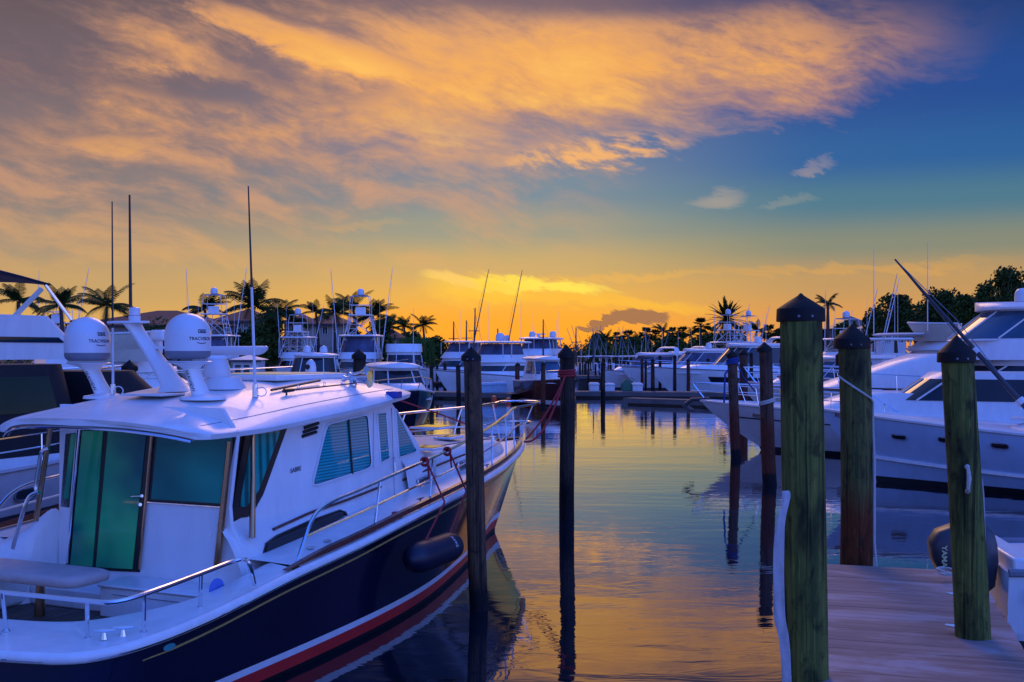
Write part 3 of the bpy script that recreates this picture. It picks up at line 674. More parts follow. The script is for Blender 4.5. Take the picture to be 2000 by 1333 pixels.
# satellite domes on raked legs
def satdome(cx, ytop, wpx, ybot, base, label=None):
    b_ = rhit(*base); D = D_of(b_)
    r_ = wpx/2*D/FPX; c_ = at_D(cx, ybot, D); Hh = (ybot-ytop)*D/FPX
    m = MB(); pr = []
    for k in range(9): pr.append((r_*math.sin(R(90*(k)/8)), Hh-r_*.95+r_*.95*math.cos(R(90*k/8))))
    pr += [(r_*1.0, Hh*.30), (r_*.99, Hh*.18)]
    m.lathe(list(reversed(pr)), c_, 36); dome = m.build('satellite_dome', M['radome'], yacht, sharp=60)
    mb = MB().lathe([(r_*.80, 0), (r_*.94, Hh*.05), (r_*.985, Hh*.10), (r_*.99, Hh*.185)], c_, 36); mb.build('dome_base', M['grey'], dome)
    lg = MB(); lo, hi = b_, c_-Vector((-.02, 0, .035)); ax = Vector((.085, 0, 0)); ay = Vector((0, .13, 0)); ring = []
    for t_, w_ in ((0, 1.0), (.5, .82), (.82, .85), (.93, 1.3), (1, 2.1)):
        p = lo.lerp(hi, t_); ring.append([p+(ax*math.cos(a)+ay*math.sin(a))*w_ for a in [2*math.pi*q/14 for q in range(14)]])
    lg.loft(ring); leg = lg.build('dome_leg', M['white'], dome)
    pl = MB(); pl.lathe([(r_*.95, 0), (r_*1.0, .008), (r_*.95, .016)], hi, 28); pl.build('dome_plate', M['white'], dome)
    MB().lathe([(.25, -.012), (.24, .02), (.17, .03), (.1, .05)], b_, 24).build('dome_foot', M['white'], dome)
    va = Vector((cx-1000, FPX)); ang0 = math.atan2(-(B2W(*c_).x), -B2W(*c_).y)
    def wrap(x0, z0):
        def fn(x, y):
            zz = z0+y; rad = r_*1.004 if zz < Hh-r_*.95 else r_*1.006*math.sqrt(max(.05, 1-((zz-(Hh-r_*.95))/(r_*.95))**2))
            a = (x0+x)/r_
            # direction from the dome towards the photographer, turned by a; in boat axes
            wx, wy = math.sin(ang0-a), math.cos(ang0-a); 
            return c_+Vector((ct*wx-st*wy, st*wx+ct*wy, 0))*rad+Vector((0, 0, zz))
        return fn
    text_mb('TRACVISION', r_*.2, wrap(r_*.62, Hh*.44), .001).build('dome_lettering', M['logo'], dome, weld=False, smooth=False)
    lg2 = MB()
    for k in range(3):
        f_ = wrap(r_*.52+(k)*r_*.15, Hh*.60); lg2.grid(lambda i, j, f_=f_: f_(lerp(-.065, .065, i)*r_, lerp(-.065, .075, j)*r_*1.1), 4, 3)
    bl = lg2.build('dome_badge', M['logo'], dome, weld=False)
    for k, ch in enumerate('KVH'):
        f_ = wrap(r_*.52+k*r_*.15, Hh*.602); text_mb(ch, r_*.12, lambda x, y, f_=f_: f_(x, y)+(f_(x, y)-c_-Vector((0, 0, Hh*.6)))*.012, .001).build('badge_letter', M['radome'], bl, weld=False, smooth=False)
    sw = MB(); f_ = wrap(r_*.62, Hh*.36); sw.tube([f_(lerp(-.22, .25, i/8)*r_, -.04*r_*(1-((i-4)/4)**2)) for i in range(9)], .004, 4); sw.build('dome_swoosh', M['logo'], dome)
    mid = lo.lerp(hi, .48); vdir = (hi-lo).normalized(); ux = Vector((vdir.z, 0, -vdir.x)).normalized()
    # lettering runs down the outside of the leg
    toward = Vector((-ct*math.sin(ang0)*0, -1, 0))
    text_mb('SEAVIEW', .062, lambda x, y: mid+Vector((.075*.0, -.118, 0))-vdir*x+ux*(y+.012)).build('leg_lettering', M['logo'], leg, weld=False, smooth=False)
satdome(170.5, 619, 86, 705, (205, 776))
satdome(367, 612, 88, 702, (396, 779))
# raked mast
mb_ = rhit(348, 765); Dm = D_of(mb_)
top = at_D(258, 632, Dm); ms = MB(); ring = []
for t_, w_, l_ in ((0, .14, .30), (.08, .105, .20), (.25, .09, .15), (.6, .075, .12), (.9, .07, .11), (1, .075, .13)):
    p = mb_.lerp(top, t_)+Vector((0, .0, .0)); ring.append([p+Vector((w_*math.cos(a), l_*math.sin(a), 0)) for a in [2*math.pi*q/14 for q in range(14)]])
ms.loft(ring); mast = ms.build('mast', M['white'], yacht)
MB().lathe([(.28, 0), (.29, .012), (.28, .025)], at_D(250, 632, Dm), 20, Matrix.Diagonal((1, .5, 1))).build('mast_platform', M['white'], mast)
MB().lathe([(.065, 0), (.068, .06), (.05, .065), (.062, .07), (.062, .15), (.04, .16)], at_D(263, 628, Dm), 14).build('anchor_light', M['radome'], mast)
MB().box(-.16, -.05, 0, .10, .05, .03, Matrix.Rotation(R(10), 3, 'Z')).build('mast_bracket', M['white'], mast).location = at_D(318, 682, Dm)
hb_ = MB(); hb_.box(-.09, -.07, -.06, .09, .07, .06); hb_.box(-.05, -.03, -.22, .03, .03, -.05); hb2 = hb_.build('spreader_light', M['white'], mast, bevel=.02); hb2.location = at_D(312, 655, Dm+.2)
# open array radar
rp = rhit(437, 757); Dr = D_of(rp)
rb = MB(); sc_ = Dr/FPX
pw = [(45*sc_, -.02), (38*sc_, 8*sc_), (31*sc_, 20*sc_)]
rb.lathe(pw, rp, 20); rb.lathe([(26*sc_, 20*sc_), (27*sc_, 24*sc_), (25*sc_, 38*sc_), (20*sc_, 52*sc_), (15*sc_, 57*sc_)], at_D(424, 757, Dr), 20)
rad = rb.build('radar_scanner', M['radome'], yacht)
q0, q1 = at_D(350, 686, Dr+.1), at_D(516, 685, Dr-.1); hh = 9*sc_
bar = MB(); ring = []
for p, k in ((q0, .8), (q0.lerp(q1, .03), 1), (q0.lerp(q1, .97), 1), (q1, .75)):
    ring.append([p+Vector((.02*math.sin(a)*3*k, .07*math.cos(a)*k, hh*1.15*math.sin(a)*k if abs(math.sin(a)) < .9 else hh*math.copysign(1, math.sin(a))*k)) for a in [2*math.pi*(j+.5)/12 for j in range(12)]])
bar.loft(ring); bar.build('radar_bar', M['radome'], rad, sharp=35)
# whip antennas
def whip(pb, pt_, r0=.016, mats=('alu', 'black'), split=.35):
    b_ = rhit(*pb); D = D_of(b_); t_ = at_D(pt_[0], pt_[1], D); mid = b_.lerp(t_, split)
    o = MB().tube([b_, mid], [r0, r0*.8], 7).build('whip_antenna', M[mats[0]], yacht); MB().tube([mid, t_], [r0*.8, r0*.45], 6).build('antenna_tip', M[mats[1]], o)
    MB().tube([b_, b_.lerp(t_, .06)], [.035, .028], 8).build('antenna_base', M['steel'], o)
    lp = [b_+Vector((.08+.07*math.cos(a), .0, .06+.05*math.sin(a))) for a in [2*math.pi*q/14 for q in range(14)]]
    MB().tube(lp, .006, 5, True).build('antenna_cable', M['white'], o)
whip((221, 771), (219, 394)); whip((499, 776), (485, 364), .018, ('alu', 'black'), .52)
ta = at_D(255, 600, Dm); MB().tube([ta, at_D(253, 381, Dm)], [.02, .011], 7).build('whip_antenna', M['black'], mast)
# air horns and searchlight
hn = rhit(690, 754); Dn = D_of(hn); hs_ = Dn/FPX
bs = MB(); bs.lathe([(.05, 0), (.045, .05), (.06, .08), (.03, .11)], hn, 12); ho = bs.build('air_horn_base', M['steel'], roof)
for (a, b, r_) in (((672, 740), (722, 735), 9), ((684, 733), (716, 724), 8), ((690, 745), (722, 748), 9), ((692, 742), (718, 742), 8)):
    A_, Bq = at_D(a[0], a[1], Dn+.05), at_D(b[0], b[1], Dn-.12)
    MB().tube([A_, A_.lerp(Bq, .1), A_.lerp(Bq, .6), A_.lerp(Bq, .88), Bq], [r_*hs_*.75, r_*hs_*.4, r_*hs_*.32, r_*hs_*.6, r_*hs_*1.1], 14).build('air_horn', M['steel'], ho)
bx_ = rhit(768, 776); MB().box(-.08, -.06, -.02, .08, .1, .07).build('searchlight', M['bluepad'], roof, bevel=.015).location = bx_
sl_ = at_D(607, 737, Dn+1.2); k_ = (Dn+1.2)/FPX
MB().lathe([(9.5*k_, 0), (11*k_, 4*k_), (10.5*k_, 20*k_), (8.5*k_, 28*k_), (4.5*k_, 33*k_), (0, 35*k_)], sl_, 18).build('camera_dome', M['radome'], roof)
MB().lathe([(5*k_, 0), (5*k_, 3*k_), (0, 4*k_)], sl_+Vector((0, -10*k_, 20*k_)), 12, Matrix.Rotation(R(90), 3, 'X')).build('camera_lens', M['black'], roof)
# rod lying on the roof
ra, rb2 = rhit(552, 773), rhit(694, 757)
rod = empty('fishing_rod', 'thin dark rod with line guides lying on the white cabin roof', 'fishing rod', B2W(*ra), -TH)
L3 = rb2-ra; up_ = Vector((0, 0, .05))
MB().tube([up_, L3*.5+up_, L3+up_], [.014, .01, .008], 6).build('blank', M['dkgrey'], rod)
MB().tube([up_+L3*.02, up_+L3*.14], [.026, .02], 7).build('grip', M['black'], rod)
for f_ in (.2, .55, .8): MB().tube([L3*f_+up_+Vector((.0, .02*math.cos(a), .03+.025*math.sin(a))) for a in [2*math.pi*q/10 for q in range(10)]], .005, 5, True).build('line_guide', M['steel'], rod)
MB().tube([up_*0+L3*.05, up_+L3*.05], .012, 5).build('rest', M['black'], rod)
# ---- rails
def rail_pt(u, k, sd_=1):                     # k = fraction of rail height
    hgt = interp([(2.6, .45), (3.3, .48), (5, .5), (7, .55), (10, .66), (13.3, .74)], u)
    return Vector((sd_*max(vd(u)-.10-.05*k, .42*k**.6*min(1, max(0, (u-9)/2.5))), u+(.06*k if u > 12 else 0), zs(u)+hgt*k))
rl = MB()
top_s = [rail_pt(lerp(3.5, 12.95, i/30), 1) for i in range(31)]
nose = [Vector((.42*math.cos(a), 13.05+.48*math.sin(a), 2.31)) for a in [R(x) for x in range(15, 170, 15)]]
start = [rail_pt(2.72, .02), rail_pt(2.85, .35), rail_pt(3.02, .75), rail_pt(3.22, .94)]
stbd = start+top_s; port = [Vector((-p.x, p.y, p.z)) for p in stbd]
rl.tube(smooth_path(stbd+nose+list(reversed(port)), 3), .02, 8); rl.build('bow_rail', M['steel'], yacht)
md = MB()
mids = [rail_pt(lerp(2.93, 12.95, i/30), .5) for i in range(31)]; nose2 = [Vector((.28*math.cos(a), 13.02+.34*math.sin(a), 1.93)) for a in [R(x) for x in range(15, 170, 15)]]
md.tube(mids+nose2+[Vector((-p.x, p.y, p.z)) for p in reversed(mids)], .014, 7); md.build('middle_rail', M['steel'], yacht)
for u0 in (4.25, 5.75, 7.3, 8.8, 10.2, 11.5, 12.7):
    for sd_ in (1, -1):
        a_ = rail_pt(u0, .02, sd_); b_ = rail_pt(u0+.22, 1, sd_)
        if u0 > 12: b_ = rail_pt(u0+.1, 1, sd_)
        MB().tube([a_, b_], .014, 7).build('stanchion', M['steel'], yacht)
sr_ = MB()
tops = [bz(0, 1157, 1.27), bz(90, 1166, 1.27), bz(170, 1174, 1.27), bz(228, 1176, 1.275), bz(300, 1155, 1.30), bz(392, 1121, 1.335), bz(455, 1097, 1.37), bz(478, 1093, 1.38), bz(488, 1104, 1.34), bz(497, 1142, 1.12)]
tops = [Vector((-p.x, p.y, p.z)) for p in reversed(tops[:4])][:-1]+[Vector((0, tops[0].y-.03, 1.27))]+tops
sr_.tube(smooth_path(tops, 4), .021, 8); sr_.build('stern_rail', M['steel'], yacht)
for (tx_, ty_, zt, bx2, by2, zb) in ((5, 1158, 1.27, 12, 1233, .93), (170, 1174, 1.27, 171, 1248, .93), (283, 1161, 1.29, 281, 1236, .95), (393, 1121, 1.335, 391, 1188, 1.0)):
    a_, b_ = bz(bx2, by2, zb), bz(tx_, ty_, zt)
    for sd_ in ((1, -1) if bx2 < 200 else (1,)):
        A2, B3 = Vector((a_.x*sd_, a_.y, a_.z)), Vector((b_.x*sd_, b_.y, b_.z))
        MB().tube([A2, A2+Vector((0, 0, .02)), B3], [.034, .017, .017], 8).build('stern_stanchion', M['steel'], yacht)
for (x, y, w_) in ((203, 1249, .17), (240, 1243, .17)):
    c_ = bz(x, y, .945); m = MB(); ax = Vector((.85, .5, 0)).normalized()*w_*.5
    m.tube([c_-ax+Vector((0, 0, .07)), c_+Vector((0, 0, .065)), c_+ax+Vector((0, 0, .075))], [.008, .02, .008], 8); m.tube([c_, c_+Vector((0, 0, .06))], [.03, .016], 8); m.build('deck_cleat', M['steel'], yacht)
# transom fittings
fl = MB()
for y_ in (58,): fl.slab([hp(0, .55)*0+Vector((.98, -.19, .80)), Vector((1.30, -.15, .80)), Vector((1.30, -.15, .05)), Vector((.98, -.19, .05))], (0, -.03, 0))
fl.build('transom_step', M['bluepad'], yacht, bevel=.01)
fl2 = MB(); fl2.box(.94, -.30, .80, 1.34, -.17, .825); fl2.build('step_frame', M['steel'], yacht, bevel=.008)
# anchor locker lid and windlass at the bow
MB().lathe([(.0, 0), (.09, 0), (.09, .07), (.05, .1), (.07, .13), (0, .14)], (0, 11.95, 1.6), 14).build('windlass', M['steel'], yacht)
for u in (5.5, 8.5, 12.3):
    ck = MB(); ck.tube([Vector((vd(u)-.12, u-.1, zs(u)+.09)), Vector((vd(u)-.12, u, zs(u)+.085)), Vector((vd(u)-.12, u+.1, zs(u)+.09))], [.006, .016, .006], 6); ck.tube([Vector((vd(u)-.12, u, zs(u))), Vector((vd(u)-.12, u, zs(u)+.08))], .015, 6); ck.build('bow_cleat', M['steel'], yacht)
# ---- red lines and the fender
def coil(name, label, p, r_=.07, mat='rope_red'):
    m = MB(); pts = [p+Vector((r_*(1+.25*math.sin(i*1.7))*math.cos(i*.9), r_*math.sin(i*.9)*1.6, .012+.0012*i)) for i in range(26)]
    o = MB().tube(smooth_path(pts, 2), .011, 5).build(name, M[mat]); return tag(o, label, 'rope')
pcoil = bv(775, 1012, 2.1); w_ = B2W(pcoil.x, pcoil.y, zs(pcoil.y))
coil('coiled_line', 'small coil of red line on the navy yacht side deck', w_, .06)
F1, F2 = bv(802, 1078, 2.4), bv(890, 1080, 2.4)
F1, F2 = B2W(*F1), B2W(*F2); F1.z = F2.z = (F1.z+F2.z)/2
fx = (F2-F1); Lf = fx.length; fx.normalize()
fen = empty('boat_fender', 'dark navy fender hung level on two red lines beside the navy hull', 'fender', (F1+F2)/2)
Mx = fx.to_track_quat('Z', 'Y').to_matrix(); rF = .18
prof = [(.02, -Lf/2-.03), (.05, -Lf/2-.02), (rF*.6, -Lf/2+.02), (rF*.88, -Lf/2+.09), (rF, -Lf/2+.2), (rF, Lf/2-.2), (rF*.88, Lf/2-.09), (rF*.6, Lf/2-.02), (.05, Lf/2+.02), (.02, Lf/2+.03)]
MB().lathe(prof, (0, 0, 0), 28, Mx).build('fender_body', M['fender'], fen)
tag(text_mb('AERÉ', .07, lambda x, y: Mx @ Vector((0, 0, 0))+fx*(.26-y*.0+y)+Vector((0, 0, 0))+((Vector((0, -1, 0))-fx*fx.dot(Vector((0, -1, 0)))).normalized()*math.cos(.6-x/rF)+Vector((0, 0, 1))*math.sin(.6-x/rF))*(rF+.002)).build('fender_lettering', M['white'], fen, weld=False, smooth=False))
for (rpx, tpx) in (((823, 908), F1.lerp(F2, .30)), ((880, 886), F1.lerp(F2, .86))):
    u_ = bv(rpx[0], rpx[1], 1.95).y; topp = B2W(*rail_pt(u_, 1)); mid = B2W(vd(u_)+.13, u_, zs(u_)+.02)
    lo = tpx+Vector((0, -.06, rF*.9)); c_ = (F1+F2)/2
    MB().tube([p-c_ for p in (topp+Vector((.02, -.03, .02)), mid, lo)], .012, 6).build('fender_line', M['rope_red'], fen)
    kn = MB()
    for k in range(3): kn.tube([topp-c_+Vector((.045*math.cos(a), .02*k-.02, .045*math.sin(a)-.01*k)) for a in [2*math.pi*q/10 for q in range(10)]], .014, 5, True)
    kn.tube([topp-c_+Vector((.04, -.04, -.02)), topp-c_+Vector((.06, -.05, -.22))], .012, 5)
    kn.build('knot', M['rope_red'], fen)
# small fittings: roof mould seams, filler caps, coaming hatch, lifting rings
for q in (-.86, .86):
    MB().tube([Vector((.04+q*interp(RW, u), u, roof_z(.04+q*interp(RW, u), u)+.001)) for u in [2.35+i*.16 for i in range(26)]], .004, 4).build('roof_seam', M['grey'], roof)
for u in (3.3, 3.62): MB().lathe([(0, 0), (.045, 0), (.045, .008), (.02, .012), (0, .012)], (1.95, u, zs(u)+.012), 14).build('filler_cap', M['steel'], yacht)
for v in (-.6, .2, 1.0): MB().lathe([(0, 0), (.022, 0), (.018, .008), (0, .009)], (v, .18, .935), 10).build('rod_holder', M['steel'], yacht)
for i in range(16):
    s = .02+i*.058; p = hp(s, zs(s*13.3)-.045); MB().lathe([(0, 0), (.010, 0), (.007, .006), (0, .007)], (p.x+.036, p.y, p.z), 6, Matrix.Rotation(R(90), 3, 'Y')).build('rail_screw', M['grey'], yacht)
MB().box(-.25, 2.9, 2.795, .3, 3.3, 2.82).build('roof_hatch', M['white2'], roof, bevel=.01)
wp = MB(); wp.tube([Vector((-.5, 7.28, 1.84)), Vector((-.35, 6.98, 2.2)), Vector((-.2, 6.8, 2.45))], .012, 5); wp.build('wiper', M['black'], yacht)
# ------------------------------------------------------------------ the other boats (x starboard, y forward, origin amidships at the waterline)
class Boat:
    def __init__(s, name, label, px, D, heading, L, B, zb, zst, hull='white', deck='white2', boot='dkgrey', group=None, rake=.13, flare=.35, cat='boat', loc=None, bands=None, lod=0):
        p = loc if loc is not None else Vector(((px-1000)/FPX*D, D, 0))
        s.root = empty(name, label, cat, (p.x, p.y, 0), -R(heading), group); s.L, s.B, s.zb, s.zst = L, B, zb, zst; s.lod = lod
        n = 26; rk = rake*L
        def lvl(t, sd, q):
            Lt = L-rk*(1-max(t, 0))**1.2; y = -L/2+q*Lt
            hb = B/2*(1-max(0, (q-.42)/.58)**2.3)*(.93+.07*min(1, q*4))
            hb *= 1-(flare*q*q+.10)*(1-max(t, 0))**1.4
            if t < 0: hb *= .8
            z = lerp(0, s.sh(y), t) if t >= 0 else -.4
            return Vector((max(hb, .02)*sd, y, z))
        s.lvl = lvl
        def band(t0, t1, k):
            m = MB()
            for sd in (1, -1): m.loft([[lvl(lerp(t0, t1, i/k), sd, j/n) for j in range(n+1)] for i in range(k+1)], closed=False)
            return m
        tb = .09
        h = band(tb, 1, 8)
        h.loft([[Vector((lerp(-1, 1, j/8)*lvl(t_, 1, 0).x, -L/2, lvl(t_, 1, 0).z)) for j in range(9)] for t_ in (tb, .4, .7, 1)], closed=False)
        s.hull = h.build('hull', M[hull], s.root, sharp=50)
        b = band(-.3, tb, 2); b.loft([[Vector((lerp(-1, 1, j/4)*lvl(t_, 1, 0).x, -L/2, lvl(t_, 1, 0).z)) for j in range(5)] for t_ in (-.3, tb)], closed=False)
        b.build('boot_stripe', M[boot], s.root)
        if bands:
            for (t0, t1, mt, q0, q1) in bands:
                m = MB()
                for sd in (1, -1):
                    m.loft([[lvl(lerp(t0, t1, i), sd, lerp(q0, q1, j/n))+Vector((.012*sd, 0, 0)) for j in range(n+1)] for i in (0, 1)], closed=False)
                m.build('hull_stripe', M[mt], s.root)
        d = MB(); d.loft([[Vector((lvl(1, 1, j/n).x*x, lvl(1, 1, j/n).y, s.sh(lvl(1, 1, j/n).y)-.02+.05*(1-x*x))) for x in (-1, -.5, 0, .5, 1)] for j in range(n+1)], closed=False)
        d.build('deck', M[deck], s.root)
        r = MB()
        path = [lvl(1, 1, j/n) for j in range(n+1)]; r.tube(path+[Vector((-p.x, p.y, p.z)) for p in reversed(path)], .045, 6); r.build('rub_rail', M['white2' if hull != 'white' else 'grey'], s.root)
    def sh(s, y):
        q = (y+s.L/2)/s.L; return s.zst+(s.zb-s.zst)*max(0, q)**1.7
    def hbw(s, y): return s.lvl(1, 1, min(1, (y+s.L/2)/s.L)).x
    def ring(s, y0, y1, w, nose, z, out=0):
        P_ = []; nz = max(nose, .05)
        for i in range(5): P_.append(Vector((w+out, lerp(y0-out, y1-nz, i/4), z)))
        for i in range(1, 12):
            a = math.pi*i/12; P_.append(Vector(((w+out)*math.cos(a), y1-nz+(nz+out)*math.sin(a), z)))
        for i in range(5): P_.append(Vector((-w-out, lerp(y1-nz, y0-out, i/4), z)))
        return P_
    def house(s, y0, y1, z0, z1, w, rf=1.0, ra=.2, nose=.6, taper=.12, mat='white', name='deckhouse', band=None, glass='glass_dark', mull=0, roof=None, roofmat='white', roof_y=(0.3, .3), crown=.08, parent=None):
        par = parent or s.root
        def rg(z, out=0):
            t_ = (z-z0)/(z1-z0); return s.ring(y0+ra*t_, y1-rf*t_, w*(1-taper*t_), nose, z, out)
        m = MB(); m.loft([rg(lerp(z0, z1, i/4)) for i in range(5)]); o = m.build(name, M[mat], par, sharp=45)
        if band:
            g = MB(); za, zb_ = band[:2]; a0, a1 = (band[2], band[3]) if len(band) > 2 else (1, 20)
            rA, rB = rg(za, .015), rg(zb_, .015)
            g.loft([rA[a0:a1], rB[a0:a1]], closed=False); gl = g.build('window', M[glass], o)
            if mull:
                mm = MB()
                idx = [a0+round((a1-1-a0)*k/(mull+1)) for k in range(1, mull+1)]
                for i in idx: MB().tube([rg(za, .03)[i], rg(zb_, .03)[i]], .03, 5).build('window_post', M[mat], gl)
        if roof:
            r = MB(); A_ = rg(z1)
            oa, of_ = roof_y
            rr_ = [s.ring(y0+ra-oa, y1-rf+of_, w*(1-taper)+roof+k, nose*1.2, z1+dz) for k, dz in ((-.05, -.01), (.0, .03), (0, .08), (-.08, .12), (-.35, .12+crown), (-w*.8, .12+crown*1.6))]
            r.loft(rr_); r.build('roof', M[roofmat], o, sharp=50)
        return o
    def rail(s, q0=.45, h=.6, n=7, closed=True, r=.016, mid=True):
        n1 = 16; e = [s.lvl(1, 1, lerp(q0, .985, i/n1)) for i in range(n1+1)]
        up = [p+Vector((-.1, .5*(i/n1)**4, h*min(1, .2+i/2.5))) for i, p in enumerate(e)]
        m = MB(); m.tube([e[0]]+up+[Vector((-p.x, p.y, p.z)) for p in reversed(up)]+[Vector((-e[0].x, e[0].y, e[0].z))], r, 5); rl_ = m.build('bow_rail', M['steel'], s.root)
        if mid:
            u2 = [p-Vector((0, 0, h*.45)) for p in up[2:]]
            MB().tube(u2+[Vector((-p.x, p.y, p.z)) for p in reversed(u2)], r*.7, 4).build('middle_rail', M['steel'], s.root)
        for k in range(n):
            i = int(lerp(1, n1, k/(n-1)))
            for sd in (1, -1):
                a, b = e[i].copy(), up[i].copy(); a.x = max(a.x-.08, 0)*sd; b.x *= sd; MB().tube([a, b], r*.8, 4).build('stanchion', M['steel'], s.root)
    def dome(s, x, y, z, r=.3, mat='radome', parent=None):
        MB().lathe([(r*.7, 0), (r, .15*r), (r, r*.9), (r*.92, r*1.4), (r*.6, r*1.8), (0, r*1.95)], (x, y, z), 14).build('radar_dome', M[mat], parent or s.root)
    def open_array(s, x, y, z, w=1.2):
        m = MB(); m.lathe([(.22, 0), (.2, .18), (.1, .28)], (x, y, z), 10); m.box(x-w/2, y-.07, z+.27, x+w/2, y+.07, z+.40); m.build('radar_scanner', M['radome'], s.root)
    def antenna(s, x, y, z, h, lean=(0, 0), r=.018, mat='alu'):
        MB().tube([(x, y, z), (x+lean[0]*.5, y+lean[1]*.5, z+h*.5), (x+lean[0], y+lean[1], z+h)], [r, r*.8, r*.5], 5).build('antenna', M[mat], s.root)
    def outriggers(s, y, z, h, spread=1.0, back=-1.0, w=None, mat='alu', sides=(1, -1)):
        w = w or s.B*.42
        for sd in sides:
            a, b = Vector((w*sd, y, z)), Vector(((w+spread)*sd, y+back, z+h))
            o = MB().tube([a, a.lerp(b, .5), b], [.04, .032, .018], 6).build('outrigger', M[mat], s.root)
            for f_ in (.3, .6): 
                c = a.lerp(b, f_); MB().tube([c, c+Vector((.18*sd, 0, .02))], .014, 4).build('spreader', M[mat], o)
            MB().tube([a+Vector((0, -.15, .0)), a.lerp(b, .62)+Vector((.18*sd, -.05, 0)), b], .006, 3).build('outrigger_line', M['dkgrey'], o)
    def tower(s, yc, z0, z1, w0, w1, d0, d1, top=True, r=.035, mat='alu', hardtop=2.2, buggy=True):
        cs0 = [Vector((sx*w0, yc+sy*d0, z0)) for sx, sy in ((1, 1), (1, -1), (-1, -1), (-1, 1))]; cs1 = [Vector((sx*w1, yc+sy*d1-.1, z1)) for sx, sy in ((1, 1), (1, -1), (-1, -1), (-1, 1))]
        m = MB()
        for a, b in zip(cs0, cs1): m.tube([a, b], r, 6)
        for f_ in (.45,):
            q = [a.lerp(b, f_) for a, b in zip(cs0, cs1)]
            for i in range(4): m.tube([q[i], q[(i+1) % 4]], r*.8, 5)
        for i in range(4):
            a0, a1, b0, b1 = cs0[i], cs1[i], cs0[(i+1) % 4], cs1[(i+1) % 4]
            m.tube([a0.lerp(a1, .02), b0.lerp(b1, .45)], r*.7, 5); m.tube([b0.lerp(b1, .02), a0.lerp(a1, .45)], r*.7, 5); m.tube([a0.lerp(a1, .45), b0.lerp(b1, .97)], r*.6, 5); m.tube([b0.lerp(b1, .45), a0.lerp(a1, .97)], r*.6, 5)
        tw = m.build('tower', M[mat], s.root)
        l = MB()
        for k in range(1, 10):
            f_ = k/10; a, b = cs0[2].lerp(cs1[2], f_), cs0[3].lerp(cs1[3], f_); l.tube([a, a.lerp(b, .8)], r*.6, 4)
            a, b = cs0[1].lerp(cs1[1], f_), cs0[2].lerp(cs1[2], f_); l.tube([a, a.lerp(b, .28)], r*.6, 4)
        a, b = cs0[1].lerp(cs0[2], .28), cs1[1].lerp(cs1[2], .28); l.tube([a, b], r*.7, 4); l.build('ladder', M[mat], tw)
        MB().box(-w1-.12, yc-d1-.25, z1, w1+.12, yc+d1+.15, z1+.09).build('tower_platform', M['white'], tw, bevel=.03)
        if top:
            hr = MB(); q = [p+Vector((0, 0, .95)) for p in cs1]
            hr.tube(q, r*.7, 5, True)
            for a, b in zip(cs1, q): hr.tube([a, b], r*.7, 5)
            hr.build('tower_rail', M[mat], tw)
            MB().box(-w1*.5, yc-.15, z1+.08, w1*.5, yc+.3, z1+.75).build('tower_console', M['white'], tw, bevel=.06)
            q2 = [p+Vector((0, 0, 1.75)) for p in cs1]; h2 = MB()
            for a, b in zip(q, q2): h2.tube([a, b.lerp(q2[0].lerp(q2[2], .5), .15)], r*.7, 5)
            h2.tube([b.lerp(q2[0].lerp(q2[2], .5), .15) for b in q2], r*.7, 5, True); h2.build('shade_frame', M[mat], tw)
            MB().box(-w1*.75, yc-d1*.8, z1+1.75, w1*.75, yc+d1*.7, z1+1.82).build('sun_shade', M['navy_canvas'], tw, bevel=.02)
            s.dome(0, yc-.05, z1+1.82, .32, 'radome', tw)
        return tw
    def portlights(s, t_, qs, w=.32, h=.12, mat='glass_dark'):
        for q in qs:
            for sd in (1, -1):
                a, b = s.lvl(t_, sd, q), s.lvl(t_, sd, q+w/s.L); c = (a+b)/2; tg = (b-a).normalized(); P_ = []
                for k in range(14):
                    an = 2*math.pi*k/14; P_.append(c+tg*math.copysign(abs(math.cos(an))**.6, math.cos(an))*w/2+Vector((0, 0, math.copysign(abs(math.sin(an))**.6, math.sin(an))*h/2))+Vector((.02*sd, 0, 0)))
                o = MB().slab(P_, (-.05*sd, 0, 0)).build('portlight', M[mat], s.root, smooth=False)
                if not s.lod: MB().tube([p+Vector((.004*sd, 0, 0)) for p in P_], .012, 5, True).build('portlight_frame', M['grey'], o)
    def arch(s, y, z0, h, w, mat='white', lean=-.8):
        m = MB(); P_ = smooth_path([(w, y, z0), (w*.93, y+lean*.6, z0+h*.65), (w*.7, y+lean, z0+h), (0, y+lean*1.02, z0+h*1.04), (-w*.7, y+lean, z0+h), (-w*.93, y+lean*.6, z0+h*.65), (-w, y, z0)], 5)
        rings = [[p+Vector((0, .28*math.cos(a), .09*math.sin(a))) for a in [2*math.pi*k/8 for k in range(8)]] for p in P_]; m.loft(rings); return m.build('radar_arch', M[mat], s.root)
    def anchor(s):
        y = s.L/2; z = s.sh(y); m = MB(); m.tube([(0, y-.3, z+.06), (0, y+.3, z+.03), (0, y+.52, z-.14)], [.07, .065, .08], 6)
        m.box(-.26, y+.25, z-.30, .26, y+.62, z-.22, Matrix.Rotation(R(35), 3, 'X')); m.build('anchor', M['dkgrey'], s.root)
    def stern_motor(s, x=0, col='dkgrey'):
        outboard(s.root, Vector((x, -s.L/2-.32, .95)), col)
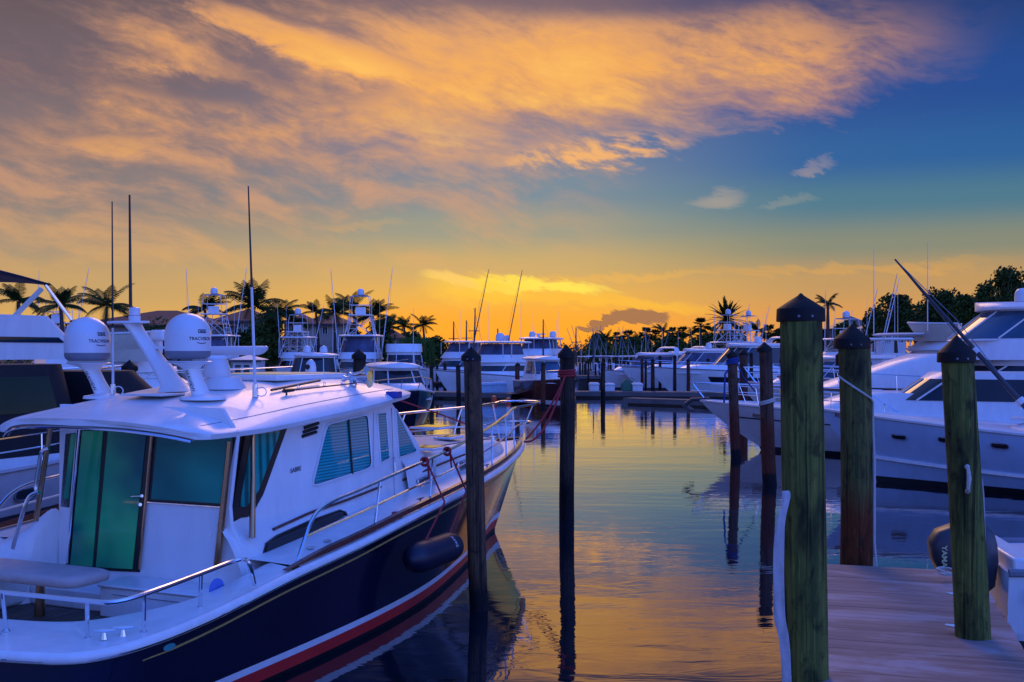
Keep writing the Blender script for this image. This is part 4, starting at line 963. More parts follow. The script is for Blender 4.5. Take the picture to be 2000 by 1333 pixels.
def outboard(parent, c, col='dkgrey', k=1.0, nm='outboard_motor'):
    rings = []
    for z, sx, sy, oy in ((-.34, .11, .17, .05), (-.27, .17, .25, .04), (-.02, .20, .32, .0), (.15, .20, .33, -.02), (.27, .18, .28, .0), (.34, .13, .17, .05), (.36, .05, .06, .08)):
        rings.append([c+Vector((sx*k*math.copysign(abs(math.cos(a))**.5, math.cos(a)), oy*k+sy*k*math.copysign(abs(math.sin(a))**.5, math.sin(a)), z*k)) for a in [2*math.pi*q/18 for q in range(18)]])
    o = MB().loft(rings).build(nm, M[col], parent)
    MB().loft([[c+Vector((x*k, y*k, z*k)) for x, y in ((.08, .16), (.08, -.14), (-.08, -.14), (-.08, .16))] for z in (-.3, -1.3)]).build('motor_leg', M[col], o)
    return o

def express(name, label, px, D, hd, L=10, B=3.4, zb=1.7, zst=1.25, hull='white', glass='glass_dark', group=None, roof=True, canvas=None, bands=None, arch_=False, domes=0, lod=1, rails=True, loc=None, roofz=None, deckmat='white2', boot='dkgrey', cat='cabin cruiser', pl=()):
    b = Boat(name, label, px, D, hd, L, B, zb, zst, hull, deckmat, boot, group, cat=cat, loc=loc, bands=bands, lod=lod)
    zt = roofz or zb+1.25; z0 = b.sh(0)
    tr_ = b.house(-L*.05, L*.40, z0-.15, z0+.5, B*.36, rf=L*.12, ra=0, nose=B*.6, taper=.2, name='trunk_cabin')
    hs_ = b.house(-L*.30, L*.16, z0-.05, zt, B*.42, rf=L*.13, ra=.3, nose=B*.32, taper=.2, band=(z0+.42, zt-.12), glass=glass, mull=4, roof=.1 if roof else None, roof_y=(.7, .35), mat=canvas or 'white')
    if rails: b.rail(.42, .55, 6, mid=not lod, r=.018)
    if arch_: b.arch(-L*.2, z0+.3, zt-z0+.3, B*.45)
    for k in range(domes): b.dome((k-(domes-1)/2)*1.2, -L*.12, zt+.22, .28)
    if pl: b.portlights(.62, pl)
    b.antenna(B*.3, -L*.1, zt+.1, 2.2); b.antenna(-B*.3, -L*.12, zt+.1, 2.6)
    return b
def sportfish(name, label, px, D, hd, L=13, B=4.4, zb=2.1, zst=1.15, group=None, tw=7.0, rig=7, hull='white', glass='glass_dark', lod=1, loc=None, tower=True, spread=1.2, cat='sport fishing boat', rails=False, ttop=True, encl=True, hth=3.2, hh=1.15):
    b = Boat(name, label, px, D, hd, L, B, zb, zst, hull, 'white2', 'dkgrey', group, cat=cat, loc=loc, lod=lod, flare=.5)
    z0 = b.sh(0)
    b.house(-L*.20, L*.20, z0-.1, z0+hh, B*.41, rf=L*.10, ra=.1, nose=B*.35, taper=.1, band=(z0+.38, z0+hh-.2), glass=glass, mull=3, roof=.12, roof_y=(1.0, .1))
    fb = b.house(-L*.20, L*.12, z0+hh+.07, z0+hh+.65, B*.40, rf=.5, ra=.1, nose=B*.3, taper=.06, name='flybridge')
    zt = z0+hth
    if encl: b.house(-L*.15, L*.08, z0+hh+.6, zt-.05, B*.36, rf=.5, ra=.2, nose=B*.28, taper=.1, name='bridge_enclosure', mat='vinyl')
    ht = MB(); ht.loft([b.ring(-L*.20, L*.08, B*.42, B*.2, zt+dz) if k == 0 else b.ring(-L*.20+.1, L*.08-.1, B*.42-.1, B*.2, zt+dz) for k, dz in ((1, 0), (0, .04), (0, .09), (1, .16))]); ht.build('hardtop', M['white'], b.root)
    hl = MB()
    for sx in (1, -1):
        for y in (-L*.18, -L*.02, L*.06): MB().tube([(sx*B*.39, y, z0+hh+.4), (sx*B*.39, y, zt)], .035, 5).build('hardtop_post', M['alu'], b.root)
    if tower: b.tower(-L*.06, z0+hh+.1 if not ttop else zt+.1, tw, B*.40, B*.20, 1.3, .7)
    if rig: b.outriggers(-L*.02, z0+1.2, rig, spread, -1.2)
    b.antenna(B*.36, -L*.1, zt+.1, 3.2); b.antenna(-B*.36, -L*.12, zt+.1, 3.4)
    if rails: b.rail(.5, .5, 5, mid=False)
    return b
def flybridge(name, label, px, D, hd, L=16, B=4.8, zb=2.3, zst=1.5, group=None, loc=None, hull='white', band_g='glass_dark', encl='vinyl', lod=1, fbz=None, top=True, domes=2, coam=None, rails=True, cat='flybridge yacht', z_house=None, radar=False, bands=None, mull=4, bh=2.25):
    b = Boat(name, label, px, D, hd, L, B, zb, zst, hull, 'white2', 'dkgrey', group, cat=cat, loc=loc, lod=lod, bands=bands)
    z0 = b.sh(0); zh = z_house or z0+1.45
    b.house(-L*.32, L*.22, z0-.1, zh, B*.42, rf=L*.11, ra=.1, nose=B*.4, taper=.12, band=(z0+.45, zh-.2), glass=band_g, mull=mull, roof=.1, roof_y=(.5, .2))
    b.house(-L*.3, L*.13, zh+.05, zh+.75, B*.40, rf=L*.06, ra=.1, nose=B*.4, taper=.02, name='flybridge', mat='white')
    if top:
        zt = zh+bh
        if encl: b.house(-L*.18, L*.07, zh+.75, zt-.02, B*.36, rf=.7, ra=.2, nose=B*.3, taper=.12, name='bridge_enclosure', mat=encl, mull=0)
        for sx in (1, -1):
            for y in (-L*.22, -L*.06, L*.01): MB().tube([(sx*B*.37, y, zh+.6), (sx*B*.33, y-.1, zt)], .05, 6).build('hardtop_post', M['white'], b.root)
        MB().loft([b.ring(-L*.25+i, L*.08-i, B*.40-i, B*.3, zt+dz) for i, dz in ((.12, 0), (0, .05), (0, .12), (.2, .22), (.9, .27))]).build('hardtop', M['white'], b.root)
        for k in range(domes): b.dome((k-(domes-1)/2)*B*.5, -L*.14, zt+.25, .36)
        if radar: b.open_array(0, -L*.06, zt+.25, 1.6)
        b.antenna(B*.33, -L*.2, zt+.2, 2.8); b.antenna(-B*.33, -L*.2, zt+.2, 3.0)
    if rails: b.rail(.45, .65, 7, mid=False, r=.02)
    return b
def console_boat(label, px, D, hd, group, L=7.5, hull='white', rig=False, top='white', nm='center_console_boat'):
    b = Boat(nm, label, px, D, hd, L, 2.5, 1.35, .85, hull, 'white2', 'dkgrey', group, cat='fishing boat', lod=1)
    MB().box(-.45, -.5, .75, .45, .5, 1.9).build('console', M['white'], b.root, bevel=.08)
    m = MB()
    for sx in (1, -1):
        for y in (-.9, .6): m.tube([(sx*.75, y, .8), (sx*.65, y*.85, 2.65)], .035, 5)
    m.tube([(.65, -.76, 2.65), (.65, .5, 2.65), (-.65, .5, 2.65), (-.65, -.76, 2.65)], .035, 5, True)
    m.build('top_frame', M['alu'], b.root)
    MB().loft([b.ring(-1.4+i, 1.1-i, 1.0-i, .4, 2.66+dz) for i, dz in ((.05, 0), (0, .03), (.06, .1))]).build('t_top', M[top], b.root)
    outboard(b.root, Vector((.0, -L/2-.3, 1.0)), 'white2')
    b.antenna(.6, -.6, 2.7, 1.8)
    if rig: b.outriggers(.2, 2.7, 3.6, 1.0, -1.5, .7, mat='grey')
    return b
def yp(v, u): w = B2W(v, u, 0); return Vector((w.x, w.y, 0))
HD = math.degrees(TH)
# --- left: neighbours of the navy yacht
nb = Boat('cabin_cruiser', 'silver grey cruiser under black canvas, just beyond the navy yacht at far left', 0, 0, HD, 12.5, 3.9, 1.78, 1.45, 'white2', 'white2', 'bottom', cat='cabin cruiser', loc=yp(-6.35, 4.3), bands=[(.50, .56, 'dkgrey', .0, .93), (.1, .42, 'bluepad', 0, .9)], flare=.3)
nb.house(-4.5, 3.4, 1.4, 3.08, 1.55, rf=.4, ra=.2, nose=1.0, taper=.12, name='canvas_enclosure', mat='black_canvas', band=(2.35, 2.9, 1, 5), glass='glass_dark')
nb.house(3.1, 6.6, 1.6, 2.95, 1.5, rf=1.9, ra=0, nose=1.2, taper=.1, name='foredeck_cover', mat='black_canvas')
nb.house(-.5, 4.2, 1.4, 2.1, 1.6, rf=1.5, ra=.2, nose=1.4, taper=.12, name='trunk_cabin')
MB().loft([[Vector((1.62, -5, 2.58)), Vector((1.62, -5, 2.95)), Vector((.6, -5, 3.0)), Vector((.6, -5, 2.58))], [Vector((1.62, .1, 2.50)), Vector((1.62, .1, 2.66)), Vector((.6, .1, 2.8)), Vector((.6, .1, 2.5))]]).build('side_wing', M['white'], nb.root, bevel=.03)
nb.rail(.42, .45, 7); nb.portlights(.74, (.60, .72), .5, .16)
fb1 = flybridge('flybridge_yacht', 'white flybridge yacht with navy stripe and dark bimini at the far left edge', 0, 0, HD, 19, 5.0, 2.3, 1.7, loc=yp(-11.5, 5.2), hull='navy', top=False, z_house=3.1, band_g='glass_dark')
z0 = 3.15
m = fb1.house(-6.5, 7.1, 3.12, 4.0, 2.25, rf=1.2, ra=0, nose=1.0, taper=-.04, name='bridge_coaming', mat='white')
sm = MB(); sm.loft([fb1.ring(-6.4, 6.55-k*.15, 2.29, 1.0, 3.46+k*.11, .012)[0:14] for k in (0, 1)], closed=False); sm.build('coaming_stripe', M['navy'], m)
bm_ = MB(); bm_.grid(lambda i, j: Vector((lerp(-2.0, 2.0, j), lerp(-3.2, 5.5, i), 5.35-.69*i**2.2+.12*(1-(2*j-1)**2))), 12, 9); bm_.build('bimini_top', M['navy_canvas'], fb1.root, solid=.04)
for y0, y1 in ((2.2, 2.8), (5.9, 5.4), (-.5, 0)):
    for sx in (1, -1): MB().tube([(sx*2.15, y0, 3.95), (sx*1.95, y1, 5.33-.69*((y1+3.2)/8.7)**2.2)], .035, 6).build('bimini_pole', M['steel'], fb1.root)
MB().loft([[Vector((1.9+a, 3.9+b, z)) for a, b in ((.1, .25), (.1, -.25), (-.1, -.25), (-.1, .25))] for z in (3.9, 4.98)]).build('arch_leg', M['white'], fb1.root, bevel=.03)
MB().tube([(2.05, 4.5, 3.95), (2.05, 5.2, 4.55)], .06, 6).build('folded_ladder', M['cream'], fb1.root)
wb = flybridge('motor_cruiser', 'white motor cruiser seen behind the mast of the navy yacht', 268, 44, 60, 12, 4.0, 2.0, 1.7, top=False, z_house=2.45)
te = Boat('tender_boat', 'cream hulled dinghy carried high behind the left radome', 232, 42, 80, 3.4, 1.5, .75, .6, 'cream', 'cream', 'cream', cat='dinghy', lod=1); te.root.location.z = 3.3
for k, (lab, px, D, hd, tw) in enumerate([
    ('white tower fishing boat behind the right radome, its dome level with palm tops', 412, 100, 184, 6.6),
    ('low white tower fishing boat right of the tall whip, small dome on top', 577, 112, 190, 5.2),
    ('tallest white tower fishing boat, dark dome on top, left of centre', 702, 100, 180, 6.5)]):
    b = sportfish('sport_fishing_boat', lab, px, D, hd, 13 if k != 1 else 10.5, 4.5 if k != 1 else 3.8, 1.9, 1.2, 'tower fishing boats across the basin', tw=tw, rig=8.2 if k != 1 else 5.5, tower=True, encl=k != 1, ttop=False, spread=.9)
sportfish('sport_fishing_boat', 'white tower boat far left, glimpsed under the dark bimini', 100, 92, 200, 12, 4.2, 1.9, 1.2, 'tower fishing boats across the basin', tw=5.6, rig=7.5, ttop=False, spread=.8, encl=False)
express('express_cruiser', 'white express cruiser with cream sunroof and wide dark windscreen, behind the camera dome', 612, 80, 176, 11, 4.2, 1.7, 1.2, 'white', domes=2, rails=False)
express('express_cruiser', 'navy hulled express cruiser with white cabin, bow pointing at the long mooring', 778, 50, 163, 8.6, 3.0, 1.72, 1.25, 'navy', roofz=2.55, boot='red')
flybridge('flybridge_yacht', 'small white pilothouse yacht in front of the willow', 790, 98, 172, 12, 3.9, 2.0, 1.4, top=False, z_house=3.2, domes=0)
# --- centre
sportfish('sport_fishing_boat', 'white sport fisher partly hidden behind the dark near mooring piling', 893, 108, 236, 13, 4.4, 2.0, 1.2, tw=5, rig=0, tower=False, hth=2.7)
a1 = sportfish('sport_fishing_boat', 'white sport fisher with two long outriggers spread against the sunset', 962, 88, 222, 12.5, 4.6, 1.9, 1.15, tw=5, rig=0, tower=False, hth=2.55, hh=1.0)

def world_pole(b, A_, B_, r=.05, mat='dkgrey', name='outrigger'):
    inv_ = (Matrix.Translation(b.root.location) @ Matrix.Rotation(b.root.rotation_euler.z, 4, 'Z')).inverted(); a, c = inv_ @ A_, inv_ @ B_
    o = MB().tube([a, a.lerp(c, .5), c], [r, r*.75, r*.4], 6).build(name, M[mat], b.root)
    MB().tube([a+Vector((.1, .1, 0)), a.lerp(c, .55)+Vector((.16, .1, 0)), c], .008, 3).build('outrigger_line', M[mat], o); return o
world_pole(a1, W(924, 676, 87), W(955, 526, 87)); world_pole(a1, W(988, 694, 88), W(1020, 528, 88)); a1.dome(.3, -1.2, a1.sh(0)+2.7, .36); a1.dome(-.6, -1.0, a1.sh(0)+2.7, .26)
flybridge('flybridge_yacht', 'large white enclosed bridge yacht with two dark radar domes, centre', 1046, 122, 200, 17, 4.8, 2.4, 1.6, z_house=2.85, domes=2, radar=True, bh=1.75, encl='vinyl')
express('express_cruiser', 'maroon hulled express cruiser with white hardtop, behind the red roped piling', 1074, 74, 163, 8.2, 2.8, 1.6, 1.3, 'maroon', glass='glass_blue', roofz=2.75, boot='white2')
for i, (px, D, hd, rg) in enumerate([(1148, 126, 176, 1), (1172, 118, 190, 0), (1196, 132, 170, 1), (1214, 122, 184, 0), (1238, 136, 178, 1), (1262, 116, 196, 0), (1137, 140, 172, 1), (1160, 138, 186, 0), (1184, 146, 180, 1), (1226, 144, 182, 0), (1250, 148, 176, 1), (1282, 142, 190, 1)]):
    console_boat(['white open boat with thin raised outriggers, first in the far row', 'open boat with dark flat top, second in the far row', 'dark hulled open boat under the far palms, third in the row', 'pale open boat behind the green hose cart', 'pale blue open boat behind the grey dock box, fifth in the far row', 'white open boat at the right end of the far row', 'small white open boat half hidden behind the first of the far row', 'small white open boat between the first and second of the far row', 'small white open boat behind the second and third of the far row', 'small white open boat behind the green hose cart and the far row', 'small white open boat behind the grey dock box in the far row', 'small white open boat left of the dark arch cruiser in the far row'][i], px, D, hd, 'open boats in the far row', rig=bool(rg), L=8, top=['white', 'navy_canvas', 'white', 'canvas_tan', 'white2'][i % 5], hull=['white', 'white2', 'navy', 'white', 'blue_tint'][i % 5])
# --- right row
express('express_cruiser', 'white cruiser with dark canvas arch, left of the striped cruiser', 1258, 100, 238, 10, 3.4, 1.7, 1.3, 'white', glass='vinyl', group='cruisers on the right side', canvas='canvas_tan', arch_=True)
express('express_cruiser', 'white cruiser with sloping clear windscreen, behind the striped cruiser', 1318, 112, 246, 10.5, 3.5, 1.8, 1.4, 'white', glass='vinyl', group='cruisers on the right side', arch_=True)
express('express_cruiser', 'white sport cruiser with long dark hull window and pointed bow, middle right', 1352, 98, 252, 13.5, 4.0, 2.0, 1.5, 'white', bands=[(.55, .80, 'glass_dark', .30, .72)], glass='vinyl', domes=1, roofz=3.3)
express('express_cruiser', 'white hardtop cruiser with raked radar arch, right of the striped cruiser', 1440, 88, 254, 15, 4.3, 2.1, 1.6, 'white', bands=[(.5, .72, 'glass_dark', .38, .74)], arch_=True, domes=1, roofz=3.7)
for px, D, lab in ((1412, 128, 'white tower fishing boat under the tall date palm, left tower'), (1452, 132, 'white tower fishing boat right of the date palm, right tower'), (1640, 95, 'white tower fishing boat between the two largest green pilings')):
    sportfish('sport_fishing_boat', lab, px, D, 236, 13, 4.4, 2.0, 1.2, 'tower fishing boats on the right', tw=5.7 if px < 1600 else 4.3, rig=6.0, ttop=False, spread=.9, encl=False, hth=2.8)
r1 = Boat('cabin_cruiser', 'white cruiser with long rounded bow and rails, beyond the thin brown pilings', 0, 0, 293, 13, 4.3, 1.62, 1.2, 'white2', 'white', 'bottom', cat='cabin cruiser', flare=.45, rake=.17, loc=Vector((12.4, 35.6, 0)), bands=[(.70, .73, 'dkgrey', 0, .95)])
r1.rail(.5, .62, 8, r=.02); r1.portlights(.80, (.62, .73, .84), .45, .13); r1.anchor()
r1.house(-1.5, 4.2, 1.15, 2.0, 1.6, rf=2.6, ra=0, nose=1.5, taper=.2, name='trunk_cabin')
r1.house(-4.5, 1.2, 1.2, 2.65, 1.75, rf=2.0, ra=.2, nose=1.2, taper=.2, band=(1.8, 2.45), mull=4, roof=None)
r2 = Boat('sport_fishing_boat', 'white sport fisher with smooth high hull and three dark portlights, right foreground', 0, 0, 298, 15, 4.7, 1.80, 1.05, 'blue_tint', 'white', 'bottom', cat='sport fishing boat', flare=.5, rake=.10, loc=Vector((14.6, 25.4, 0)))  # blue that the hull reflects from the sky is put into its colour

def solve_side(b, px, py, sd=-1):
    bst = None
    for i in range(20, 98):
        for j in range(30, 100, 2):
            p = b.lvl(j/100, sd, i/100); w = b.root.matrix_basis @ p; e = (1000+FPX*w.x/w.y-px)**2+(HOR+FPX*(EYE-w.z)/w.y-py)**2
            if bst is None or e < bst[0]: bst = (e, j/100, i/100)
    return bst[1], bst[2]
for x_, y_ in ((1753, 855), (1846, 862), (1958, 870)):
    t_, q_ = solve_side(r2, x_, y_); r2.portlights(t_, (q_-.013,), .40, .13)

b_ = MB()
for sd in (1, -1): b_.tube([r2.lvl(.22+.16*(q/20)**2, sd, q/20*.97)+Vector((.03*sd, 0, 0)) for q in range(21)], .05, 6)
b_.build('spray_rail', M['white'], r2.root)
r2.house(-7.0, -1.0, 1.1, 2.9, 1.9, rf=2.2, ra=.1, nose=1.3, taper=.2, band=(1.75, 2.55, 2, 19), glass='glass_blue', mull=3, roof=.1, roof_y=(1, .1))
r2.house(-1.4, 4.2, 1.15, 1.62, 1.35, rf=1.6, ra=0, nose=1.2, taper=.15, name='trunk_cabin')
MB().box(-.35, 2.3, 1.66, .35, 3.0, 1.72).build('deck_hatch', M['white2'], r2.root, bevel=.02)
coil('dock_line', 'blue line lying on the foredeck of the white sport fisher at right', r2.root.matrix_basis @ Vector((-1.2, 1.9, 1.52)), .16, 'rope_blue')
# registration letters on the port bow
RQ = solve_side(r2, 1613, 827)
def r2side(x, y):
    q = RQ[1]-(x)/15; p = r2.lvl(RQ[0], -1, q); return p+Vector((-.03, 0, y))
text_mb('RO', .16, r2side, .003).build('registration_mark', M['dkgrey'], r2.root, weld=False, smooth=False)
Dp = 26.0
pole = MB(); a_, b2 = W(2030, 826, Dp-.6), W(1748, 507, Dp+1.5)
inv = (Matrix.Translation(r2.root.location) @ Matrix.Rotation(r2.root.rotation_euler.z, 4, 'Z')).inverted()
A2, B3 = inv @ a_, inv @ b2
po = MB().tube([A2, A2.lerp(B3, .35), A2.lerp(B3, .7), B3], [.075, .055, .036, .022], 8).build('outrigger', M['dkgrey'], r2.root)
for f_, k in ((.42, 1), (.12, 1.3)):
    c = A2.lerp(B3, f_); dr = (B3-A2).normalized(); MB().tube([c-dr*.07, c+dr*.07], .085*k, 8).build('outrigger_collar', M['alu'], po)
for off in ((.0, .0, .22), (.06, .0, -.14)):
    MB().tube([A2.lerp(B3, .1), A2.lerp(B3, .55)+Vector(off), B3], .01, 4).build('outrigger_line', M['grey'], po)
r3 = flybridge('flybridge_yacht', 'big white flybridge yacht with wraparound bridge windows at the right edge', 0, 0, 295, 20, 5.6, 2.05, 1.5, loc=Vector((18.2, 39.0, 0)), z_house=3.0, domes=0, encl=None, top=False, mull=3)
r3.house(-5.4, 3.1, 3.0, 3.65, 2.35, rf=.5, ra=.1, nose=2.0, taper=.04, name='bridge_coaming')
r3.house(-4.8, 2.9, 3.65, 4.7, 2.2, rf=1.3, ra=.2, nose=1.7, taper=.12, name='bridge_enclosure', mat='white', band=(3.72, 4.65), glass='glass_blue', mull=5, roof=.25, roof_y=(.8, .35), crown=.12)
r3.open_array(-.3, .0, 4.95, 1.9); r3.dome(1.2, -1.8, 4.95, .5); r3.dome(-.9, .4, 4.95, .26)
r3.antenna(-1.5, 5.2, 3.9, 3.0); r3.antenna(-1.5, 3.4, 4.0, 3.1)
r3.house(2.4, 7.6, 2.0, 3.2, 1.9, rf=3.4, ra=0, nose=1.6, taper=.2, name='windscreen_cover')
r4 = flybridge('flybridge_yacht', 'white yacht with pointed flybridge brow, between the second and third pilings', 0, 0, 293, 17, 5.0, 2.0, 1.5, loc=Vector((21.6, 55.0, 0)), z_house=3.3, top=False)
MB().loft([[Vector((w_*math.cos(a), 1.2+2.6*math.sin(a)*k, 4.05+dz)) for a in [math.pi*q/14 for q in range(15)]] for w_, k, dz in ((2.2, .95, 0), (2.3, 1, .06), (2.0, .9, .14))], closed=True).build('bridge_brow', M['white'], r4.root)
dg = Boat('tender_boat', 'cream inflatable dinghy on chocks above the white yacht brow at right', 0, 0, 300, 2.4, 1.3, .5, .42, 'cream', 'cream', 'cream', cat='dinghy', lod=1, loc=Vector((20.3, 54.0, 0))); dg.root.location.z = 4.18
sportfish('sport_fishing_boat', 'white boat with square side windows just right of the second green piling', 1708, 72, 290, 12, 4.2, 1.8, 1.2, tw=5, rig=5.5, tower=False, glass='glass_blue', encl=False, hth=2.6)
express('express_cruiser', 'white sedan cruiser low behind the two big green pilings', 1622, 62, 290, 10, 3.5, 1.6, 1.2, 'white', glass='glass_blue')
# ------------------------------------------------------------------ pilings
def piling(label, px, ytop, wpx, D, d=None, lean_px=0, yw=None, mat='pile_brown', cap=True, group=None, capw=1.10, caph=None, n=18, seed=0):
    d = d or wpx*D/FPX; r = d/2
    zt = EYE-(ytop-HOR)*D/FPX
    x1 = (px-1000)/FPX*D; x0 = (px+lean_px-1000)/FPX*D
    root = empty('mooring_piling', label, 'piling', (x0, D, 0), seed*1.3, group)
    rot = Matrix.Rotation(-seed*1.3, 3, 'Z')
    top = rot @ Vector((x1-x0, 0, 0)); rr = random.Random(seed)
    ch = caph or d*.52; ze = zt-(ch*.96+d*.28 if cap else 0)
    m = MB(); rings = []
    K = 26
    for i in range(K+1):
        f_ = i/K; z = lerp(-1.2, ze+(d*.1 if cap else 0), f_); ox = top*(z/zt)
        rings.append([Vector((ox.x+.022*d/.3*math.sin(z*1.1+seed), ox.y, z))+Vector((math.cos(a), math.sin(a), 0))*r*(1.07-.09*f_)*(1+.022*math.sin(3*a+seed+z*.3)+.02*math.sin(2*a+z*1.3+seed)+.012*math.sin(5*a+z*2+seed)+rr.uniform(-.008, .008)) for a in [2*math.pi*k/n for k in range(n)]])
    m.loft(rings); m.build('post', M[mat], root, sharp=70)
    if cap:
        c = top*1.0; c.z = ze
        MB().lathe([(r*.98*capw, 0), (r*1.05*capw, .004), (r*1.03*capw, d*.30), (r*.99*capw, d*.325), (r*.55*capw, d*.30+ch*.44), (r*.16, d*.26+ch*.86), (r*.05, d*.28+ch*.95), (0, d*.28+ch*.96)], c, 20).build('cap', M['cap'], root, sharp=50)
        for an in (-1.9, -1.35):
            q = an+(-seed*1.3); MB().lathe([(0, 0), (.011, 0), (.008, .006), (0, .008)], c+Vector((r*1.05*capw*math.cos(an-seed*1.3), r*1.05*capw*math.sin(an-seed*1.3), d*.12)), 8, Matrix.Rotation(an-seed*1.3, 3, 'Z') @ Matrix.Rotation(R(90), 3, 'Y')).build('cap_screw', M['grey'], root) if D < 15 else None
    return root
p1 = piling('tall green piling with black cone cap at the near dock, tallest in the photo', 1564, 573, 84, 8.2, .305, 16, mat='pile_green', caph=.13, seed=1)
p2 = piling('green piling turning rust brown below, white rope looped round it, by the dock end', 1664, 633, 62, 12.9, .36, 12, mat='pile_green2', caph=.19, seed=2)
p3 = piling('leaning green piling with white handle, at the right edge of the near dock', 1868, 655, 62, 9.35, .27, 42, mat='pile_green', caph=.16, seed=3)
p4 = piling('dark brown piling standing against the bow of the navy yacht', 920, 677, 33, 14.2, .225, 16, mat='pile_brown', caph=.13, seed=4)
p5 = piling('grey brown piling tied with red mooring lines, mid channel', 1106, 673, 29, 22.0, .29, 3, mat='pile_dark', caph=.2, seed=5)
p6 = piling('brown piling with a blue rope near its top, in front of the white bow', 1429, 683, 19, 34.7, .30, 8, mat='pile_rust', seed=6)
p7 = piling('rust brown piling in front of the white bow, white rope tied round it', 1493, 668, 26, 27.7, .33, 12, mat='pile_rust', seed=7)
for px in (1702, 1676): pass
for i, (lab, px, yt, w_, D, mt) in enumerate([
    ('thin dark piling standing alone in the channel with a long reflection, left one', 1178, 707, 9, 76, 'pile_dark'), ('thin dark piling standing alone in open water, right one', 1275, 700, 7.5, 80, 'pile_dark'),
    ('brown piling just left of the maroon cruiser', 1011, 708, 9, 79, 'pile_rust'), ('brown piling in front of the maroon cruiser side', 1061, 707, 9, 66, 'pile_rust'),
    ('dark piling left of the navy express cruiser bow', 843, 712, 8, 78, 'pile_dark'), ('thin piling beside the low crossbeam, left of centre', 854, 713, 5, 88, 'pile_dark'), ('piling at the right end of the low crossbeam', 869, 708, 6.5, 86, 'pile_dark'), ('dark piling left of the big near dark piling', 895, 711, 9, 73, 'pile_dark'),
    ('piling in front of the striped cruiser, left of two', 1318, 693, 7, 82, 'pile_dark'), ('rusty piling in front of the striped cruiser, right of two', 1344, 701, 7, 85, 'pile_rust'),
    ('piling left of the striped cruiser bow', 1254, 700, 6, 88, 'pile_rust'), ('slim piling between the far cruisers', 1261, 698, 5, 90, 'pile_dark'), ('slim piling off the bow of the striped cruiser', 1289, 694, 6, 92, 'pile_dark'),
    ('capped piling behind the blue roped piling', 1452, 682, 16, 50, 'pile_rust'), ('small piling between the two rusty pilings', 1467, 688, 7, 80, 'pile_dark'), ('piling far right of the striped hull', 1383, 700, 6, 96, 'pile_rust')]):
    piling(lab, px, yt, w_, D, mat=mt, group='distant mooring pilings', n=10, seed=10+i)
piling('capped green piling seen through the mast of the navy yacht', 253, 703, 28, 24, mat='pile_green', seed=31)
piling('very dark piling in front of the tallest tower boat', 701, 682, 25, 30, mat='pile_dark', seed=32)
piling('small dark piling right of the very dark one', 719, 711, 9, 52, mat='pile_dark', seed=33)
piling('green piling beside the big white yacht, near the right edge', 1956, 662, 16, 43, mat='pile_green', seed=34)
piling('green piling cut by the right edge of the photo', 1994, 671, 14, 45, mat='pile_green', seed=35)
piling('short dark piling behind the second green piling', 1637, 690, 9, 60, mat='pile_dark', seed=36)
rr = random.Random(5)
for i in range(34):
    D = rr.uniform(108, 124); px = 1132+i*4.6+rr.uniform(-2, 2)
    piling('slim dark post in the dense row along the far pier', px, rr.uniform(697, 712), rr.uniform(2.6, 4.2), D, mat='pile_dark', cap=False, group='dense far pier posts', n=6, seed=50+i)
# ropes on pilings
def rope(name, label, pts, r=.012, mat='rope_white', cat='rope'): return tag(MB().tube(pts, r, 6).build(name, M[mat], None), label, cat)
def turns(c, r_, n, dz, tilt=0, ph=0): return [c+Vector((r_*math.cos(a), r_*math.sin(a), dz*a/(2*math.pi)+tilt*math.cos(a-ph))) for a in [2*math.pi*n*k/(n*16) for k in range(int(n*16)+1)]]
bowp = B2W(.25, 12.9, 1.62)
c5 = W(1107, 738, 22.0)
mo = empty('mooring_line', 'red mooring lines from the navy yacht bow to the mid channel piling', 'mooring line', c5)
MB().tube(turns(Vector((0, 0, .0)), .165, 3, .05), .022, 6).build('hitch', M['rope_red'], mo)
for dz, sag, e in ((0, -.12, Vector((0, 0, 0))), (.03, -.36, B2W(.35, 12.6, 1.6)-bowp)):
    a_, b_ = Vector((-.05, -.2, dz)), bowp+e-c5
    MB().tube([a_.lerp(b_, k/12)+Vector((0, 0, sag*4*(k/12)*(1-k/12))) for k in range(13)], .02, 6).build('line', M['rope_red'], mo)
c2 = W(1668, 752, 12.9); base2 = W(1712, 1108, 12.6)
rope('white_line', 'white rope slung round the second green piling and hanging to the dock end', [c2+Vector((-.19, -.04, .10)), c2+Vector((-.14, -.16, .04)), c2+Vector((0, -.20, -.06)), c2+Vector((.14, -.17, -.15)), c2+Vector((.20, -.06, -.2)), c2+Vector((.205, -.04, -.5)), W(1708, 900, 12.75), W(1708, 1060, 12.7), base2], .013)
c7 = W(1498, 789, 27.7); rope('white_line', 'white rope tied low round the rust brown piling', turns(c7, .185, 2, .05, .05), .025)
c6 = W(1430, 712, 34.7); rope('blue_line', 'blue rope knotted round the brown piling before the white bow', turns(c6, .17, 3, .06, .03)+[c6+Vector((-.24, -.1, -.3)), c6+Vector((-.26, -.05, -1.2))], .03, 'rope_blue')
rope('blue_line', 'blue rope running from the brown piling to the white bow rail', [c6+Vector((.15, -.1, .0)), W(1452, 738, 34.8), W(1475, 765, 35.2)], .022, 'rope_blue')
rope('dock_line', 'dark red line crossing behind the navy yacht foredeck', [W(780, 782, 19), W(850, 806, 19.5), W(935, 838, 20)], .013, 'rope_red')
